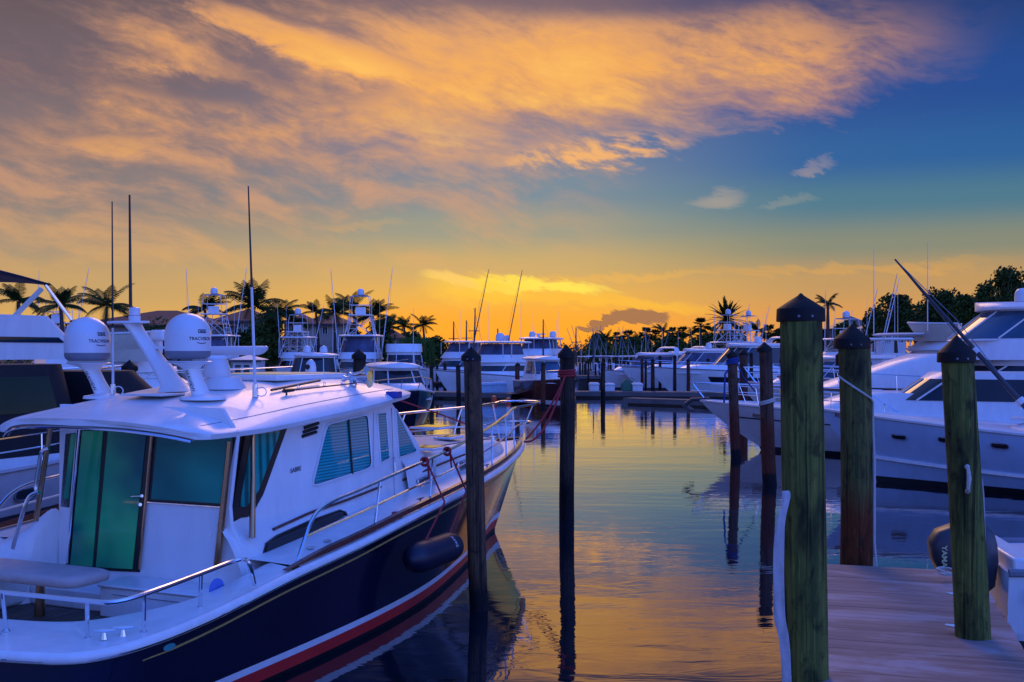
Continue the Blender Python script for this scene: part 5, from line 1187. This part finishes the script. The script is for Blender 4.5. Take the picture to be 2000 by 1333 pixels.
# handle, strips on near pilings
h3 = W(1890, 935, 9.35-.16)
tag(MB().tube([W(1889, 912, 9.2), W(1891, 916, 9.13), W(1893, 935, 9.11), W(1891, 955, 9.12), W(1890, 960, 9.2)], [.022, .014, .019, .014, .022], 8).build('pull_handle', M['rope_white'], None), 'white pull handle on the leaning green piling', 'handle')
def strip(name, label, pts, wid, mat='rope_white'):
    m = MB(); rings = []
    for p, w_, s_ in pts:
        rings.append([p+Vector((-w_, 0, 0)), p+Vector((-w_*.3, -.02*s_, 0)), p+Vector((w_*.4, .012*s_, 0)), p+Vector((w_, -.005, 0))])
    m.loft(rings, closed=False); return tag(m.build(name, M[mat], None, sub=2, solid=.006), label, 'rubbing strip')
M['strip'] = pm('old_fire_hose', (.46, .42, .42), .8, var=.2, scale=12, bump=.4, stretch=(1, 1, .4))
strip('rubbing_strip', 'frayed white hose strip nailed down the tall green piling', [(W(1534, 958, 8.05), .035, 1), (W(1537, 972, 8.03), .03, 1), (W(1527, 1010, 8.02), .022, -1), (W(1521, 1045, 8.0), .04, 1), (W(1520, 1120, 8.0), .04, -1), (W(1522, 1170, 8.0), .038, 1), (W(1521, 1215, 8.0), .045, 1), (W(1533, 1240, 8.0), .035, -1), (W(1537, 1345, 8.0), .035, 1), (W(1540, 1450, 8.0), .035, 1)], .05, 'strip')
strip('rubbing_strip', 'white strip on the right side of the leaning green piling', [(W(1916, 932, 9.3), .012, 1), (W(1918, 960, 9.28), .018, -1), (W(1920, 1050, 9.28), .022, 1), (W(1923, 1150, 9.28), .02, -1), (W(1927, 1250, 9.28), .018, 1), (W(1928, 1330, 9.28), .018, 1)], .05, 'strip')
# ------------------------------------------------------------------ near finger dock
DZ = .90
dock = empty('finger_dock', 'weathered wooden finger dock in the right foreground', 'dock', (2.15, 8.07, 0), -R(16.2))
m_, t_, b_ = newmat('dock_boards'); tc = t_.n('ShaderNodeTexCoord').outputs['Object']
gr = t_.noise(t_.mapping(tc, (1.2, 26, 26)), 1, 8, .65, .4); pt_ = t_.noise(t_.mapping(tc, (.9, 2.2, 1)), 1, 4, .6, .5); bd = t_.noise(t_.mapping(tc, (.05, 7.1, .1)), 1, 0)
c_ = t_.mix(t_.sstep(gr, .3, .72), rgb(138, 108, 94), rgb(172, 142, 126)); c_ = t_.mix(t_.m('MULTIPLY', t_.sstep(bd, .35, .65), .5), c_, rgb(134, 106, 94)); c_ = t_.mix(t_.m('MULTIPLY', t_.sstep(pt_, .48, .66), .8), c_, rgb(176, 160, 160)); c_ = t_.mix(t_.m('MULTIPLY', t_.sstep(t_.noise(t_.mapping(tc, (2.5, 60, 9)), 1, 2), .66, .72), .8), c_, rgb(48, 38, 38))
t_.l(c_, b_.inputs['Base Color']); t_.l(t_.ramp(pt_, [(.45, .75), (.7, .42)]), b_.inputs['Roughness'])
bp = t_.n('ShaderNodeBump'); bp.inputs['Strength'].default_value = .5; bp.inputs['Distance'].default_value = .006; t_.l(gr, bp.inputs['Height']); t_.l(bp.outputs[0], b_.inputs['Normal'])
M['dock_boards'] = m_
boards = MB(); rr = random.Random(3)
nb_ = 56
for i in range(nb_):
    y = -3.2+i*.141; wR = 1.62 if y > -1 else 1.62+min(1.6, (-1-y)*1.4)
    boards.box(-.02+rr.uniform(-.012, .012), y, DZ-.04+rr.uniform(-.002, .002), wR+rr.uniform(-.012, .012), y+.137, DZ+rr.uniform(-.0015, .0015))
boards.build('deck_boards', M['dock_boards'], dock, smooth=False)
for x in (.03, 1.55): MB().box(x, -3.2, DZ-.30, x+.05, 4.72, DZ-.045).build('stringer', M['pile_dark'], dock)
MB().box(0, 4.70, DZ-.28, 1.6, 4.75, DZ-.045).build('end_board', M['pile_dark'], dock)
def cleat(label, px, py):
    D = FPX*(EYE-DZ)/(py-HOR); c = W(px, py, D); ax = Vector((.75, -.35, 0)).normalized()*.13; m = MB()
    m.tube([c-ax+Vector((0, 0, .055)), c-ax*.4+Vector((0, 0, .05)), c+ax*.4+Vector((0, 0, .05)), c+ax+Vector((0, 0, .06))], [.008, .015, .015, .008], 7)
    o = empty('dock_cleat', label, 'cleat', c); m.v = [tuple(Vector(v)-c) for v in m.v]; m.build('horn', M['steel'], o)
    MB().box(-.05, -.03, 0, .05, .03, .045, Matrix.Rotation(R(-20), 3, 'Z')).build('base', M['steel'], o, bevel=.008)
cleat('steel cleat on the dock beside the foot of the leaning piling, farther one', 1876, 1172); cleat('steel cleat on the dock beside the foot of the leaning piling, nearer one', 1878, 1236)
cb = W(1866, 1120, 12.0-.8)
coil('dock_line', 'white line bunched at the far corner of the near dock', W(1852, 1122, 11.6), .10, 'rope_white')
# boat moored beyond the dock edge at bottom right, with outboard
sk = Boat('center_console_boat', 'white boat stern with dark outboard, tied behind the leaning piling at bottom right', 0, 0, 99, 6.5, 2.3, 1.2, .84, 'white', 'white', 'dkgrey', cat='fishing boat', loc=Vector((8.85, 12.9, 0)))
mo_ = outboard(sk.root, Vector((.62, -3.62, .92)), 'dkgrey', 1.12)
def cowl(x, y): return Vector((.62+.245, -3.5-.0+y*1.0, 1.06+x))
text_mb('YAMAHA', .09, lambda x, y: Vector((.62+.225, -3.88+y*.9, .90-x)), .002).build('motor_lettering', M['yellow'], mo_, weld=False, smooth=False)
MB().box(-1.05, -3.2, .78, 1.05, -2.95, 1.0).build('transom_board', M['white'], sk.root, bevel=.03)
for y in (-3.0, -2.55): MB().box(1.0, y-.04, .52, 1.13, y+.04, .68).build('hull_vent', M['black'], sk.root, bevel=.01)
MB().box(-.4, -.6, .7, .4, .4, 1.35).build('leaning_post', M['white'], sk.root, bevel=.05)
# ------------------------------------------------------------------ far floating docks
def fdock(label, px0, px1, D0, D1, z=.45, w=2.2, name='floating_dock'):
    a, b = W(px0, 700, D0), W(px1, 700, D1); a.z = b.z = 0; L_2 = (b-a).length; o = empty(name, label, 'dock', a, math.atan2(b.y-a.y, b.x-a.x))
    m = MB(); n = max(3, int(L_2/.3))
    for i in range(n): m.box(i*L_2/n, -w/2, z-.05, (i+.93)*L_2/n, w/2, z)
    m.build('deck_boards', M['dock_far'], o, smooth=False)
    MB().box(0, -w/2-.05, z-.3, L_2, -w/2, z-.06).build('fascia', M['seawall'], o); MB().box(.2, -w/2+.2, -.3, L_2-.2, w/2-.2, z-.08).build('float', M['black'], o)
fdock('long low dock crossing the channel, right half with dock boxes', 1120, 1560, 80, 78)
fdock('low dock behind the dark near pilings, left of the maroon cruiser', 835, 1015, 80, 76)
fdock('narrow finger dock in front of the striped cruiser', 1228, 1500, 70, 64, .4, 1.2)
fdock('dark far pier below the row of open boats', 1125, 1300, 112, 112, .9, 3)
fdock('dock along the left shore before the houses', -60, 860, 122, 122, .9, 2.5)
M['lightblue'] = pm('pale_blue_plastic', (.35, .5, .62), .5)
def dbox(label, px, yb, w, h, D, mat='white2', dpt=.7):
    c = W(px, yb, D); c.z = .45; o = empty('dock_box', label, 'dock box', c, .05)
    MB().box(-w/2, -dpt/2, 0, w/2, dpt/2, h*.72).build('bin', M[mat], o, bevel=.03)
    MB().loft([[Vector((sx*w*(.54-k*.0), sy*dpt*.56, z)) for sx, sy in ((1, 1), (1, -1), (-1, -1), (-1, 1))] if z < h*.9 else [Vector((sx*w*.44, sy*dpt*.4, z)) for sx, sy in ((1, 1), (1, -1), (-1, -1), (-1, 1))] for k, z in enumerate((h*.72, h*.86, h))]).build('lid', M[mat], o, bevel=.02)
dbox('grey dock box left of the lone channel piling', 1160, 756, .66, .62, 80); dbox('grey dock box just right of the lone channel piling', 1189, 758, .75, .58, 80); dbox('grey dock box right of the green hose cart', 1244, 757, .72, .6, 80)
dbox('light blue dock box left of the two behind the dark piling', 953, 772, .9, .7, 77, 'lightblue'); dbox('light blue dock box right of the two behind the dark piling', 976, 772, .9, .75, 77, 'lightblue')
gc = empty('hose_cart', 'green hose cart standing between the grey dock boxes', 'cart', W(1224, 758, 80)*1.0); gc.location.z = .45
MB().lathe([(.30, -.16), (.33, -.16), (.33, -.12), (.18, -.10), (.18, .10), (.33, .12), (.33, .16), (.30, .16)], (-.1, 0, .36), 16, Matrix.Rotation(R(90), 3, 'X')).build('reel', M['green_cart'], gc)
MB().loft([[Vector((-.38, -.2, 0)), Vector((.42, -.2, 0)), Vector((.42, .2, 0)), Vector((-.38, .2, 0))], [Vector((-.3, -.18, .55)), Vector((.36, -.18, .5)), Vector((.36, .18, .5)), Vector((-.3, .18, .55))], [Vector((-.15, -.14, .85)), Vector((.15, -.14, .8)), Vector((.15, .14, .8)), Vector((-.15, .14, .85))]]).build('body', M['green_cart'], gc, bevel=.04)
MB().tube([(.35, 0, .4), (.5, 0, .85), (.3, 0, .95)], .03, 5).build('handle', M['green_cart'], gc)
for i, (px, py) in enumerate([(965, 782), (993, 786)]):
    o = MB().lathe([(.0, -.3), (.14, -.25), (.18, -.1), (.18, .1), (.14, .25), (0, .3)], W(px, py, 72), 12).build('boat_fender', pm('orange_buoy', (.6, .06, .02), .5), None); tag(o, ['round orange buoy on the left dock edge, left one', 'round orange buoy beside the maroon cruiser stern'][i], 'buoy')
cbm = MB(); a_, b_ = W(845, 749, 83), W(870, 750, 85); cbm.tube([a_, b_], .13, 6); tag(cbm.build('cross_beam', M['pile_dark'], None), 'low timber beam joining two pilings left of centre', 'beam')
# ------------------------------------------------------------------ trees
def leafmat(name, a, b):
    m, t, p = newmat(name); n = t.noise(t.n('ShaderNodeTexCoord').outputs['Object'], .9, 3)
    t.l(t.ramp(n, [(.35, tuple(a)+(1,)), (.65, tuple(b)+(1,))]), p.inputs['Base Color']); p.inputs['Roughness'].default_value = .6; p.inputs['Specular IOR Level'].default_value = .1; return m
M['palm'] = leafmat('palm_leaf', (.014, .03, .006), (.04, .066, .014)); M['leaf'] = leafmat('tree_leaf', (.022, .044, .009), (.075, .11, .024)); M['willow'] = leafmat('willow_leaf', (.035, .075, .012), (.08, .14, .03))
M['bark'] = pm('palm_bark', (.075, .055, .045), .9, var=.4, scale=6, stretch=(1, 1, 4), bump=.5)
def palm_crown(kind, seed):
    rr = random.Random(seed); m = MB()
    nf, L_, droop, lw, ll = {'coconut': (17, 2.7, 1.25, .055, .75), 'royal': (15, 2.0, 1.15, .05, .5), 'date': (54, 2.5, .4, .085, .5), 'cabbage': (46, .62, .6, .07, .72)}[kind]
    for i in range(nf):
        a = i*2.39996+rr.uniform(-.2, .2); e = rr.uniform(-.25, 1.15) if kind != 'date' else lerp(-.75, 1.45, i/nf)
        if kind == 'cabbage': e = rr.uniform(-.7, 1.3)
        l = L_*rr.uniform(.85, 1.1); p = Vector((0, 0, .05)); d_ = Vector((math.cos(a)*math.cos(e), math.sin(a)*math.cos(e), math.sin(e))); pts = [p.copy()]
        ns_ = 9 if kind != 'cabbage' else 3
        for k in range(ns_):
            p = p+d_*l/ns_; d_ = (d_+Vector((0, 0, -droop/ns_*(.4+1.2*k/ns_)))).normalized(); pts.append(p.copy())
        m.tube(pts, [.035*(1-.8*k/ns_) for k in range(ns_+1)], 3)
        if kind == 'cabbage':
            c = pts[-1]; dr = (pts[-1]-pts[-2]).normalized(); sd = dr.cross(Vector((0, 0, 1))).normalized()
            for q in range(11):
                an = lerp(-1.25, 1.25, q/10); t_ = dr*math.cos(an)+sd*math.sin(an); lf = ll*(1-.25*abs(an))*rr.uniform(.85, 1.1); nn = t_.cross(Vector((0, 0, 1))).normalized()*lw
                m.face(c, c+t_*lf*.5+nn, c+t_*lf+Vector((0, 0, -.18*lf)), c+t_*lf*.5-nn)
        else:
            for k in range(1, 2*ns_+1):
                f_ = k/2; i0 = min(int(f_), ns_-1); c = pts[i0].lerp(pts[i0+1], f_-i0); dr = (pts[i0+1]-pts[i0]).normalized(); sd = dr.cross(Vector((0, 0, 1))); sd = sd.normalized() if sd.length > .01 else Vector((1, 0, 0))
                for s_ in (1, -1):
                    q = f_/ns_; lf = ll*(math.sin(math.pi*min(1, .12+q*.86)))**.6*rr.uniform(.8, 1.1)
                    t_ = (sd*s_*(.8 if kind != 'date' else .65)+dr*.55+Vector((0, 0, -.45 if kind != 'date' else .25))).normalized(); w_ = dr*lw
                    m.face(c-w_, c+w_, c+t_*lf*.6+w_*.8+Vector((0, 0, -.03)), c+t_*lf+Vector((0, 0, -.14*lf)))
    if kind == 'royal': m.tube([(0, 0, -1.1), (0, 0, .1)], [.11, .08], 6)
    if kind == 'date': m.lathe([(.2, -.5), (.42, -.2), (.35, .1), (.1, .3)], (0, 0, 0), 8)
    return m
CR_ME = {}
def palm(label, kind, px, ytop, D, spx, seed=0, zb=.7, group=None, lean=0, name='palm_tree'):
    ext = {'coconut': 1.62, 'royal': 1.1, 'date': 1.95, 'cabbage': 1.05}[kind]; k = spx/2*D/FPX/ext
    hgt = {'coconut': 1.5, 'royal': 1.3, 'date': 2.5, 'cabbage': 1.3}[kind]*k
    zt = EYE-(ytop-HOR)*D/FPX-hgt; x = (px-1000)/FPX*D
    o = empty(name, label, 'palm', (x-lean, D, zb), seed, group); h_ = max(1, zt-zb); rot = Matrix.Rotation(-seed, 3, 'Z'); tp = rot @ Vector((lean, 0, h_))
    tr_ = .16 if kind != 'date' else .24
    MB().tube(arc((0, 0, -.2), (tp.x*.15, tp.y*.15, h_*.55), tp, 9), [tr_*1.4]+[tr_]*6+[tr_*.8, tr_*.75], 7).build('trunk', M['bark'], o)
    key = (kind, seed % 3)
    if key not in CR_ME: c = palm_crown(kind, 100+seed % 3*7).build('crown', M['palm'], None, weld=False, smooth=False); CR_ME[key] = c.data
    else: c = bpy.data.objects.new('crown', CR_ME[key]); COL.objects.link(c)
    c.parent = o; c.location = tp; c.scale = (k, k, k)
    return o
left = [(36, 556, 75, 70, 'coconut palm right behind the dark bimini, far left'), (118, 566, 85, 68, 'coconut palm left of the left radome'), (209, 563, 110, 76, 'coconut palm beside the left whip antenna, above the red roof'), (400, 577, 120, 60, 'coconut palm hidden behind the dome of a tower boat'),
        (496, 558, 115, 88, 'tall coconut palm beside the tallest whip antenna'), (545, 588, 125, 60, 'coconut palm leaning right, left of the beige house'), (617, 590, 128, 44, 'small palm before the left part of the beige house'), (656, 586, 125, 56, 'feathery palm left of the tallest tower'), (690, 575, 118, 60, 'palm right behind the tallest tower dome'), (728, 588, 126, 62, 'palm right of the tallest tower'),
        (789, 622, 150, 34, 'left one of two small palms above the willow'), (826, 618, 150, 38, 'right one of two small palms above the willow'), (573, 605, 130, 50, 'half hidden palm against the dark house roof'), (757, 618, 140, 46, 'low palm left of the willow')]
for i, (px, yt, D, sp_2, lab) in enumerate(left): palm(lab, 'coconut', px, yt, D, sp_2, i, lean=random.uniform(-.5, .8))
palm('large round headed date palm above the right hand tower boats', 'date', 1419, 582, 150, 66, 1)
palm('lone ragged palm right of the tallest green piling', 'coconut', 1617, 577, 100, 36, 2)
palm('fan palm standing above the right tree line, left of the date palm', 'cabbage', 1369, 617, 165, 34, 1)
for i, (px, yt, s_) in enumerate([(1184, 645, 24), (1205, 646, 20), (1228, 641, 26), (1246, 648, 20), (1262, 636, 26), (1280, 640, 24), (1296, 632, 24), (1314, 636, 22), (1334, 634, 24), (1350, 640, 22), (1390, 634, 26), (1445, 632, 28), (1478, 626, 30), (1502, 630, 30), (1216, 652, 18), (1323, 646, 20)]):
    palm('fan palm in the dark row along the right shore', 'cabbage' if i % 3 else 'royal', px, yt, 205+8*(i % 4), s_*1.15, i, group='palm row on the right shore')
def leaf_blob(m, c, rx, ry, rz, n, s, rr):
    for _ in range(n):
        u = rr.random()**.45; a = rr.uniform(0, 2*math.pi); z = rr.uniform(-1, 1); q = math.sqrt(1-z*z)
        p = c+Vector((rx*u*q*math.cos(a), ry*u*q*math.sin(a), rz*u*z)); n1 = Vector((rr.uniform(-1, 1), rr.uniform(-1, 1), rr.uniform(-1, 1))).normalized(); t1 = n1.orthogonal().normalized(); t2 = n1.cross(t1); k = s*rr.uniform(.5, 1.3)
        m.face(p-t1*k, p+t2*k*.5, p+t1*k, p-t2*k*.5)
def tree(label, px, ytop, ybot, wpx, D, seed, n=1500, leaf=.26, mat='leaf', name='broadleaf_tree', clumps=13, zb=.7, group=None, gap=.48):
    rr = random.Random(seed); Hh = (HOR-ytop)*D/FPX+EYE-zb; w = wpx*D/FPX/2; lo = (HOR-ybot)*D/FPX+EYE-zb; x = (px-1000)/FPX*D
    o = empty(name, label, 'tree', (x, D, zb), 0, group); m = MB(); tk_ = MB(); cz = lerp(lo, Hh, .45)
    tk_.tube([(0, 0, -.2), (w*.05, 0, lo*.6+.3), (0, 0, cz)], [.05*Hh*.5+.1, .03*Hh*.5+.06, .06], 7)
    for k in range(clumps):
        a = rr.uniform(0, 2*math.pi); f_ = rr.uniform(.15, .82); z = rr.uniform(-.8, .85); q = math.sqrt(max(.1, 1-z*z))
        c = Vector((w*f_*q*math.cos(a), w*f_*q*math.sin(a)*.8, lerp(lo, Hh, .5+.42*z))); r_ = w*rr.uniform(.22, gap)
        tk_.tube([(0, 0, lerp(lo*.5, cz, .6)), Vector((c.x*.5, c.y*.5, lerp(lo, c.z, .6))), c], [.10, .06, .02], 4)
        leaf_blob(m, c, r_, r_, min(r_, (Hh-lo)*.26), n//clumps, leaf, rr)
    leaf_blob(m, Vector((0, 0, lerp(lo, Hh, .5))), w, w*.8, (Hh-lo)*.5, n//4, leaf, rr)
    tk_.build('trunk', M['bark'], o); m.build('crown', M[mat], o, weld=False, smooth=False); return o
for i, a in enumerate([('big dark rounded tree right of the leaning outrigger base', 1748, 570, 668, 92, 100), ('dark tree behind the wheelhouse with open sky gaps, right', 1836, 566, 660, 95, 96), ('bushy dark tree left of the two tall thin aerials', 1880, 575, 650, 60, 92), ('tall dark tree crown climbing at the right edge', 1972, 516, 640, 100, 88), ('dark leafy tree between the aerials and the edge', 1926, 548, 650, 62, 94),
        ('low dark tree behind the second green piling', 1654, 628, 690, 56, 130), ('rounded dark tree right of the date palm', 1540, 634, 700, 70, 150), ('dark tree under the date palm', 1425, 645, 705, 70, 170), ('dark tree at the left end of the right shore', 1172, 652, 705, 46, 200), ('dense dark tree behind the striped cruiser', 1310, 656, 710, 70, 190), ('dark tree behind the raked arch cruiser', 1372, 652, 710, 66, 185), ('dense dark tree behind the far open boats', 1242, 662, 712, 80, 205), ('dark tree over the small white shed at right', 1706, 600, 672, 44, 115),
        ('dense dark tree bank behind the radar of the big right yacht', 1990, 548, 660, 130, 110), ('broad dark tree filling the gap left of the tall aerials', 1862, 590, 665, 110, 118), ('broad dark tree behind the white shed', 1790, 592, 672, 90, 122), ('dark tree low behind the third piling', 1900, 585, 665, 130, 124), ('dark tree between the tallest piling and the lone ragged palm', 1590, 640, 700, 80, 150), ('dark tree between the two left houses', 527, 600, 715, 70, 125), ('dark bush left of the beige house roof', 470, 640, 730, 60, 128), ('dark tree at the right end of the beige house', 742, 615, 720, 62, 132), ('dark tree behind the small palms', 800, 646, 716, 70, 160), ('low dark tree where the left shore ends', 850, 655, 712, 60, 170), ('dark bush under the red roof at left', 300, 618, 735, 120, 122), ('dark tree left of the left radome', 95, 610, 720, 90, 118), ('tall dark shrub mass beside the tall whip antenna', 505, 612, 725, 50, 112), ('dark tree left of the red roofed house', 160, 622, 730, 80, 120), ('dark tree right of the very dark piling', 735, 655, 735, 60, 120), ('dark tree just right of the beige house door', 690, 640, 725, 60, 128)]):
    tree(*a, seed=200+i, n=3200, leaf=.0019*a[5], clumps=20)
wl_ = empty('willow_tree', 'light green weeping willow above the small pilothouse yacht', 'tree', (W(812, 700, 118).x, 118, .7)); m = MB(); rr = random.Random(9)
for i in range(260):
    a = rr.uniform(0, 6.28); r_ = rr.random()**.5*2.0; top = Vector((r_*math.cos(a), r_*math.sin(a), 3.6+.6*math.sqrt(max(0, 1-(r_/2.1)**2))+rr.uniform(-.2, .1))); ln = rr.uniform(1.5, 3.4)
    for k in range(12):
        p = top+Vector((rr.uniform(-.05, .05)+top.x*.02*k/3, rr.uniform(-.05, .05), -ln*k/12)); q = rr.choice((1, -1))*.10; m.face(p, p+Vector((q*.5, .03, -.08)), p+Vector((q*.7, .0, -.3)), p+Vector((q*.1, -.03, -.2)))
m.build('crown', M['willow'], wl_, weld=False, smooth=False); MB().tube([(0, 0, -.3), (.1, 0, 2), (0, 0, 3.8)], [.3, .2, .08], 7).build('trunk', M['bark'], wl_)
# far tree mass along the horizon
m = MB(); rr = random.Random(4)
for i in range(220):
    px = rr.uniform(830, 1560); D = rr.uniform(400, 430); h_ = (rr.uniform(4, 7.5) if px < 1150 else rr.uniform(5, 10)); x = (px-1000)/FPX*D
    leaf_blob(m, Vector((x, D, h_*.45)), 3.4, 2, h_*.62, 60, .55, rr)
tag(m.build('far_woods', M['leaf'], None, weld=False, smooth=False), 'dark tree mass low along the far shore', 'woods', kind='stuff')
m = MB()
for i in range(150):
    px = rr.uniform(1150, 1760); D = rr.uniform(172, 200); h_ = rr.uniform(3, 5.2); leaf_blob(m, Vector(((px-1000)/FPX*D, D, .7+h_*.45)), 1.7, 1.2, h_*.6, 70, .32, rr)
for i in range(130):
    px = rr.uniform(20, 900); D = rr.uniform(129, 136); h_ = rr.uniform(1.4, 3.2); leaf_blob(m, Vector(((px-1000)/FPX*D, D, .7+h_*.45)), 1.3, .8, h_*.6, 60, .24, rr)
tag(m.build('shore_hedges', M['leaf'], None, weld=False, smooth=False), 'dark shrub mass along both shores behind the boats', 'shrubs', kind='stuff')
# ------------------------------------------------------------------ houses on the shore
M['stucco'] = pm('beige_stucco', (.55, .42, .32), .85, var=.1, scale=2, bump=.15); M['stucco2'] = pm('grey_stucco', (.40, .32, .27), .85, var=.1, scale=2)
m_, t_, b_ = newmat('clay_roof_tiles'); tc = t_.n('ShaderNodeTexCoord').outputs['Object']; w_ = t_.n('ShaderNodeTexWave', bands_direction='X'); t_.l(tc, w_.inputs[0]); w_.inputs['Scale'].default_value = 1.6
c_ = t_.mix(t_.noise(tc, 2.5, 4), (.12, .04, .025, 1), (.30, .10, .06, 1)); t_.l(t_.mix(t_.m('MULTIPLY', w_.outputs[0], .5), c_, (.04, .02, .018, 1)), b_.inputs['Base Color']); b_.inputs['Roughness'].default_value = .85
bp = t_.n('ShaderNodeBump'); bp.inputs['Strength'].default_value = .6; t_.l(w_.outputs[0], bp.inputs['Height']); t_.l(bp.outputs[0], b_.inputs['Normal']); M['tiles'] = m_
def houseb(label, px0, px1, yeave, yridge, D, dpt=10, wins=(), mat='stucco', over=.7, hip=.5, loc_z=.7, cat='house', name='house', roofmat='tiles'):
    x0, x1 = (px0-1000)/FPX*D, (px1-1000)/FPX*D; ze, zr = EYE-(yeave-HOR)*D/FPX-loc_z, EYE-(yridge-HOR)*D/FPX-loc_z; w = x1-x0
    o = empty(name, label, cat, ((x0+x1)/2, D, loc_z))
    MB().box(-w/2, 0, -.3, w/2, dpt, ze).build('wall', M[mat], o, smooth=False)
    a = [Vector((sx*(w/2+over), y, ze-.05)) for sx, y in ((-1, -over), (1, -over), (1, dpt+over), (-1, dpt+over))]; hx = max(.1, w/2-dpt*hip); r0, r1 = Vector((-hx, dpt/2, zr)), Vector((hx, dpt/2, zr))
    rf_ = MB(); rf_.face(a[0], a[1], r1, r0); rf_.face(a[1], a[2], r1); rf_.face(a[2], a[3], r0, r1); rf_.face(a[3], a[0], r0); rf_.face(*reversed(a)); rf_.build('roof', M[roofmat], o, smooth=False)
    MB().box(-w/2-over, -over-.02, ze-.25, w/2+over, -over+.08, ze-.07).build('eave_board', M['dkgrey'], o)
    for (pc, yt, yb, wp, kind) in wins:
        xc = (pc-1000)/FPX*D-(x0+x1)/2; zt, zb_ = EYE-(yt-HOR)*D/FPX-loc_z, EYE-(yb-HOR)*D/FPX-loc_z; ww = wp*D/FPX/2
        fr2 = MB()
        for bx4 in ((xc-ww-.08, zb_-.08, xc-ww, zt+.08), (xc+ww, zb_-.08, xc+ww+.08, zt+.08), (xc-ww, zt, xc+ww, zt+.08), (xc-ww, zb_-.08, xc+ww, zb_), (xc-.03, zb_, xc+.03, zt)): fr2.box(bx4[0], -.10, bx4[1], bx4[2], .02, bx4[3])
        f2 = fr2.build('window' if kind != 'door' else 'door', M['white2' if kind != 'dark' else 'dkgrey'], o, smooth=False); MB().box(xc-ww, -.04, zb_, xc+ww, .0, zt).build('pane', M['glass_dark'], f2, smooth=False)
    return o
houseb('wide low house with red tiled roof behind the twin radomes', 150, 420, 634, 602, 128, 16, [(250, 655, 690, 16, 'w'), (330, 655, 690, 16, 'w'), (380, 650, 700, 14, 'w')], 'stucco2', hip=.42)
houseb('two storey beige house with red hip roof beside the tall whip antenna', 420, 508, 626, 600, 136, 12, [(466, 631, 639, 8, 'w'), (481, 631, 639, 8, 'w'), (466, 643, 655, 9, 'w'), (481, 643, 655, 9, 'w'), (473, 670, 700, 26, 'dark')], 'stucco')
houseb('two storey beige house with arched upper windows left of the tallest tower', 588, 672, 632, 610, 138, 12, [(635, 639, 653, 8, 'w'), (620, 640, 650, 5, 'w'), (626, 676, 700, 20, 'dark'), (658, 676, 700, 8, 'w')], 'stucco')
houseb('dark roofed house wing rising left of the beige house', 555, 600, 630, 612, 142, 10, [(578, 650, 664, 10, 'w')], 'stucco2')
houseb('pale house end half hidden by palms right of the tallest tower', 712, 772, 660, 632, 136, 10, [(735, 668, 690, 8, 'dark'), (756, 668, 690, 8, 'w')], 'stucco')
houseb('white dock kiosk with two dark oval windows under the radar bar', 455, 505, 702, 694, 96, 2.5, [(465, 715, 740, 7, 'dark'), (482, 715, 740, 7, 'dark')], 'white2', .3, cat='kiosk', name='dock_kiosk', roofmat='white2')
houseb('small white shed lit among the trees at right', 1712, 1770, 640, 622, 118, 6, [(1735, 650, 668, 8, 'w')], 'white2', .5, cat='shed', name='shed', roofmat='dkgrey')
houseb('low hip roofed house behind the second green piling', 1655, 1705, 640, 616, 140, 8, [(1680, 650, 662, 8, 'w')], 'stucco2', roofmat='dkgrey')
# shore seawalls
for lab, (xa, ya), (xb, yb) in (('grey concrete seawall along the left shore', (-80, 127.6), (-26, 127.6)), ('grey concrete seawall along the right shore', (24.2, 164.6), (75, 156.8))):
    L_2 = math.hypot(xb-xa, yb-ya); o = empty('seawall', lab, 'wall', (xa, ya, 0), math.atan2(yb-ya, xb-xa)); MB().box(0, -.15, -.6, L_2, .25, .8).build('panel', M['seawall'], o); MB().box(0, -.3, .8, L_2, .35, .95).build('wall_cap', M['seawall'], o)
# masts and aerials beyond the centre boats
for i, (px, yt, D, lean, lab) in enumerate([(886, 628, 110, 0, 'short bare mast left of centre against the orange sky'), (911, 626, 108, 0, 'bare mast just right of the leftmost one'), (925, 602, 105, .1, 'tallest bare mast left of the outrigger fan'), (972, 642, 110, 0, 'short mast between the two long outriggers'), (1061, 624, 112, 0, 'thin mast between the two dark radar domes'), (1125, 641, 120, 0, 'bare mast right of the red roped piling'), (1159, 650, 120, 0, 'slim mast before the far tree line')]):
    o = empty('boat_mast', lab, 'mast', W(px, 700, D)*1.0); o.location.z = 2.0; h_ = EYE-(yt-HOR)*D/FPX-2
    MB().tube([(0, 0, 0), (lean, 0, h_*.6), (lean*1.5, 0, h_)], [.10, .08, .05], 6).build('pole', M['dkgrey'], o); MB().tube([(-.5, 0, h_*.6), (.5, 0, h_*.6)], .035, 4).build('spreader', M['dkgrey'], o)
    MB().tube([(0, 0, h_), (1.2, 0, .5)], .015, 3).build('stay', M['dkgrey'], o)
